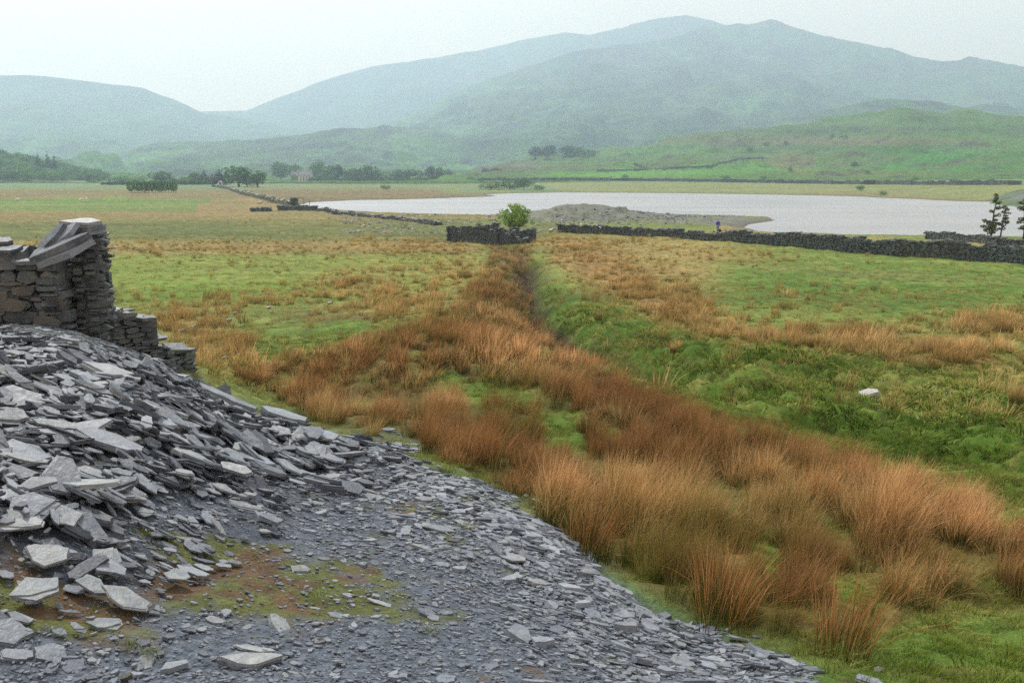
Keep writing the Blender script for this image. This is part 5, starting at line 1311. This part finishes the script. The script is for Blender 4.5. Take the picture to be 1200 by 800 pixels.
# ============================================================ BODIES
def skinned(name, chain, mat, loops=2):
    """chain: list of (point, radius, parent index)"""
    me = bpy.data.meshes.new(name); me.from_pydata([c[0] for c in chain], [(i, c[2]) for i, c in enumerate(chain) if c[2] is not None], []); me.materials.append(mat)
    o = bpy.data.objects.new(name, me); COL.objects.link(o)
    md = o.modifiers.new('skin', 'SKIN'); sk = me.skin_vertices[0].data
    for i, c in enumerate(chain): sk[i].radius = c[1] if isinstance(c[1], tuple) else (c[1], c[1])
    sk[0].use_root = True
    md.use_smooth_shade = True
    s = o.modifiers.new('sub', 'SUBSURF'); s.levels = loops; s.render_levels = loops
    return o
def person():
    x, y, z = hit(841, 273); t = empty('person', (x, y, z), R(-150)); tag(t, 'walker in a bright blue jacket standing behind the long wall', 'person', kind='thing')
    skin_ = plain('skin', lin((190,150,130)), .6, .03)
    body = skinned('body', [((0,0,.95),(.15,.11),None),((0,0,1.2),(.15,.11),0),((0,0,1.42),(.13,.09),1),((0,0,1.53),(.055,.055),2),((0,.01,1.63),(.085,.10),3),((0,.015,1.73),(.075,.09),4),
        ((.19,0,1.42),(.06,.06),2),((.25,.02,1.15),(.045,.045),6),((.24,.10,.92),(.035,.035),7),((.24,.14,.84),(.03,.04),8),
        ((-.19,0,1.42),(.06,.06),2),((-.25,.02,1.15),(.045,.045),10),((-.24,.10,.92),(.035,.035),11),((-.24,.14,.84),(.03,.04),12),
        ((.09,0,.88),(.10,.10),0),((.10,.03,.48),(.065,.065),14),((.11,-.02,.09),(.045,.045),15),((.12,.14,.04),(.045,.035),16),
        ((-.09,0,.88),(.10,.10),0),((-.12,-.02,.48),(.065,.065),18),((-.14,-.10,.09),(.045,.045),19),((-.14,.04,.04),(.045,.035),20)], skin_); body.parent = t
    jk = skinned('jacket', [((0,0,.90),(.20,.15),None),((0,0,1.2),(.19,.15),0),((0,0,1.44),(.16,.12),1),((0,0,1.53),(.085,.085),2),
        ((.2,0,1.43),(.085,.085),2),((.26,.02,1.15),(.07,.07),4),((.25,.10,.93),(.055,.055),5),((-.2,0,1.43),(.085,.085),2),((-.26,.02,1.15),(.07,.07),7),((-.25,.10,.93),(.055,.055),8)], plain('blue_cloth', lin((24,70,170)), .7, .08)); jk.parent = t
    tr = skinned('trousers', [((0,0,.93),(.17,.13),None),((.09,0,.84),(.12,.12),0),((.10,.03,.48),(.085,.085),1),((.11,-.02,.14),(.07,.07),2),((-.09,0,.84),(.12,.12),0),((-.12,-.02,.48),(.085,.085),4),((-.14,-.10,.14),(.07,.07),5)], plain('grey_blue_trousers', lin((110,124,150)), .8, .08)); tr.parent = t
    hr = skinned('hair', [((0,-.02,1.70),(.10,.11),None),((0,-.03,1.78),(.085,.10),0)], plain('dark_hair', lin((50,38,30)), .8)); hr.parent = t
    for s in (1, -1):
        mb = MB(); mb.box((.118 if s > 0 else -.14, .08 if s > 0 else -.02, .05), (.12, .30, .11), jit=.01); mb.build('boot', plain('boot_leather', lin((40,34,30)), .6), t)
    b = skinned('rucksack', [((0,0,.12),(.17,.13),None),((0,0,.42),(.16,.13),0),((0,0,.58),(.08,.08),1)], plain('dark_canvas', lin((24,24,28)), .8))
    X, Y_, Z_ = hit(843.5, 273); b.location = (X, Y_, Z_ - .02); tag(b, 'dark rucksack set down at the feet of the blue walker', 'rucksack', kind='thing')
person()
def sheep(px, py, words):
    x, y, z = hit(px, py); wl = plain('wool', lin((224,218,200)), .95, .06)
    t = skinned('sheep', [((0,0,.62),(.24,.26),None),((.38,0,.64),(.22,.26),0),((-.38,0,.62),(.22,.25),0),((.58,0,.78),(.12,.13),1),((.74,0,.90),(.085,.10),3),((.90,0,.84),(.05,.06),4),
        ((.36,.14,.36),(.07,.07),1),((.37,.15,.02),(.035,.035),6),((.36,-.14,.36),(.07,.07),1),((.35,-.15,.02),(.035,.035),8),
        ((-.42,.14,.38),(.09,.09),2),((-.50,.15,.24),(.045,.045),10),((-.46,.15,.02),(.035,.035),11),((-.42,-.14,.38),(.09,.09),2),((-.50,-.15,.24),(.045,.045),13),((-.46,-.15,.02),(.035,.035),14),((-.62,0,.55),(.05,.05),2)], wl)
    t.location = (x, y, z); t.rotation_euler = (0, 0, random.uniform(-.5, 3.5)); tag(t, words, 'sheep', 'sheep in the far left field', 'thing')
sheep(95, 236.2, 'left sheep of the close pair in the far green strip'); sheep(102, 235, 'right sheep of the close pair in the far green strip'); sheep(21, 236, 'sheep standing alone near the left edge of the far field')

# ============================================================ LOOSE STONES in the grass
for px, py, w, asp, mat, wd in [(1018,467,27,.6,MROCK,'single pale boulder on the green bank at the right'),(268,378,12,.6,MSLATE_PALE,'pale stone in the tussocks beyond the low wall'),(226,387,12,.8,MSLATE_PALE,'first of two grey stones just right of the low wall'),
        (213,390,10,.7,MSLATE,'second of two grey stones just right of the low wall'),(224,385,8,.6,MSLATE_PALE,'reddish pale stone by the grey pair'),(276,369,6,1.2,MSLATE_PALE,'small upright pale stone among tussocks'),(315,362,7,.7,MSLATE,'grey stone in the rushes of the left field'),
        (264,422,10,.8,MSLATE_DARK,'dark hollow stone in the grass behind the scree'),(386,356,9,.4,MSLATE_PALE,'thin flat stone in the middle of the left field'),(531,362,7,1.3,MSLATE_DARK,'small dark stone standing up in the brown rushes'),
        (305,239,7,.7,MROCK,'white rock beside the grassy field wall'),(824,348,4,.8,MROCK,'tiny white stone in the right hand field'),(864,248,7,1.1,MSLATE_DARK,'dark cairn like boulder on top of the spoil tip in the lake'),
        (646,271,6,.8,MROCK,'pale stone at the left end of the long wall'),(633,272,5,.9,MROCK,'pale stone between the bush and the long wall'),(578,282,5,.8,MROCK,'pale fallen stone at the front corner of the hut ruin'),(1110,462,5,.5,MSLATE_PALE,'little flat stone right of the pale boulder'),
        (1030,786,16,.35,MSLATE_PALE,'small flat stone in the turf near the bottom edge'),(148,798,22,.8,MBROWNST,'rounded brown stone at the bottom edge of the track')]:
    x, y, z = hit(px, py); r = math.hypot(x, y); W = w * r / F
    me = slab_mesh('stone', .6, min(.55, max(.22, asp * .6)), mat, 2, nv=6, sharp=.4); o = link('field_stone', me, loc=(x, y, z + W * asp * .22)); o.scale = (W, W, W); o.rotation_euler = (random.uniform(.1, .4), random.uniform(-.35, -.1), random.uniform(-.3, .3))
    tag(o, wd, 'stone', kind='thing')
# tumbled stone spread along the shore and over the lake tip
def shore_stones():
    P = []; var = [slab_mesh('shore_stone', .7, .4, mt, 1) for mt in (MSLATE, MSLATE_PALE, MWALLFAR, MROCK, MWALL)]
    x, y, z, px, py, r = spread_pts(108, 215, .75, -14, 20)
    tipm = np.clip((height(x, y) - .5) / .6, 0, 1) * (px > 645) * (px < 915) * (py > 244) * (py < 272) * (r > 118)
    sh = ((py > 251) & (py < 274) & (px > 400) & (px < 662)) * np.clip(fbm(x * .12, y * .2, 201, 3) * 4 + .12, 0, .5) * (1 if True else 0)
    k = (rng.random(len(x)) < np.clip(tipm * .75 + sh, 0, 1)) & (z > .05); n = int(k.sum())
    s = np.exp(rng.normal(-.9, .4, n)) * .85
    scatter('shore_stones', 'grey broken stone strewn over the lake tip and the near shore', var, np.stack([x[k], y[k], z[k]], 1), np.stack([rng.normal(0, .2, n), rng.normal(0, .2, n), rng.uniform(0, 6.28, n)], 1), np.stack([s, s, s * .8], 1), rng.integers(0, 5, n), np.zeros(n))
shore_stones()
# ============================================================ AIR, LIGHT, CAMERA
def build_air():
    mb = MB(); mb.box((0, 2950, 470), (13600, 6700, 960))
    m = NT('haze'); v = m.n.new('ShaderNodeVolumePrincipled')
    v.inputs['Color'].default_value = (.68, .85, 1.0, 1); v.inputs['Density'].default_value = HAZE
    v.inputs['Anisotropy'].default_value = .5
    m.t.links.new(v.outputs[0], m.out.inputs['Volume'])
    o = mb.build('haze', m.m); tag(o, 'even pale haze filling the valley', kind='stuff')
HAZE = 2.9e-4
build_air()
SUN_EL, SUN_AZ = 48.0, -28.0        # high, ahead and to the left, behind thin cloud
w = bpy.data.worlds.new('World'); S.world = w; w.use_nodes = True
nt = w.node_tree; nt.nodes.clear()
sky = nt.nodes.new('ShaderNodeTexSky'); sky.sky_type = 'NISHITA'; sky.sun_disc = False
sky.sun_elevation = R(SUN_EL); sky.sun_rotation = R(SUN_AZ); sky.dust_density = 6.0; sky.air_density = 1.0; sky.ozone_density = 1.0
mx = nt.nodes.new('ShaderNodeMix'); mx.data_type = 'RGBA'; mx.inputs[0].default_value = .86
bg = nt.nodes.new('ShaderNodeBackground'); bg.inputs[1].default_value = .1
ov = nt.nodes.new('ShaderNodeValToRGB'); tc = nt.nodes.new('ShaderNodeTexCoord'); sx_ = nt.nodes.new('ShaderNodeSeparateXYZ')
nt.links.new(tc.outputs['Generated'], sx_.inputs[0]); nt.links.new(sx_.outputs[2], ov.inputs[0])
# overcast: even cloud, a little brighter overhead
ov.color_ramp.elements[0].position = 0.2; ov.color_ramp.elements[0].color = (12.7, 9.6, 6.7, 1)
ov.color_ramp.elements[1].position = 0.5; ov.color_ramp.elements[1].color = (7.0, 6.9, 6.8, 1)
nt.links.new(sky.outputs[0], mx.inputs[6]); nt.links.new(ov.outputs[0], mx.inputs[7])
cn = nt.nodes.new('ShaderNodeTexNoise'); cn.inputs['Scale'].default_value = 3.0; cn.inputs['Detail'].default_value = 4
cm = nt.nodes.new('ShaderNodeMapping'); cm.inputs['Scale'].default_value = (1, 1, 5); nt.links.new(tc.outputs['Generated'], cm.inputs[0]); nt.links.new(cm.outputs[0], cn.inputs['Vector'])
cr_ = nt.nodes.new('ShaderNodeMapRange'); cr_.inputs[3].default_value = .9; cr_.inputs[4].default_value = 1.1; nt.links.new(cn.outputs[0], cr_.inputs[0])
sc_ = nt.nodes.new('ShaderNodeVectorMath'); sc_.operation = 'SCALE'; nt.links.new(mx.outputs[2], sc_.inputs[0]); nt.links.new(cr_.outputs[0], sc_.inputs['Scale'])
nt.links.new(sc_.outputs[0], bg.inputs[0])
wo = nt.nodes.new('ShaderNodeOutputWorld'); nt.links.new(bg.outputs[0], wo.inputs[0])
sl = bpy.data.lights.new('sun', 'SUN'); sl.energy = 2.9; sl.angle = R(6); sl.color = (1, .96, .90)
so = bpy.data.objects.new('sun', sl); COL.objects.link(so)
d = Vector((math.sin(R(SUN_AZ)) * math.cos(R(SUN_EL)), math.cos(R(SUN_AZ)) * math.cos(R(SUN_EL)), math.sin(R(SUN_EL))))
so.rotation_euler = d.to_track_quat('Z', 'Y').to_euler(); so.location = (0, 0, 60)
cam = bpy.data.cameras.new('camera'); cam.lens = 35.0 * F / (1200 * 35 / 36.0); cam.sensor_width = 36; cam.clip_start = .1; cam.clip_end = 30000
co = bpy.data.objects.new('camera', cam); COL.objects.link(co); co.location = (0, 0, CAMZ); co.rotation_euler = (R(90) - PITCH, 0, 0)
S.camera = co
S.view_settings.view_transform = 'Standard'; S.view_settings.look = 'None'; S.view_settings.exposure = .34; S.view_settings.gamma = 1
S.render.engine = 'CYCLES'; S.cycles.use_denoising = False; S.cycles.max_bounces = 10; S.cycles.diffuse_bounces = 3; S.cycles.volume_bounces = 8
S.cycles.transparent_max_bounces = 4; S.cycles.use_adaptive_sampling = True; S.cycles.adaptive_threshold = .006
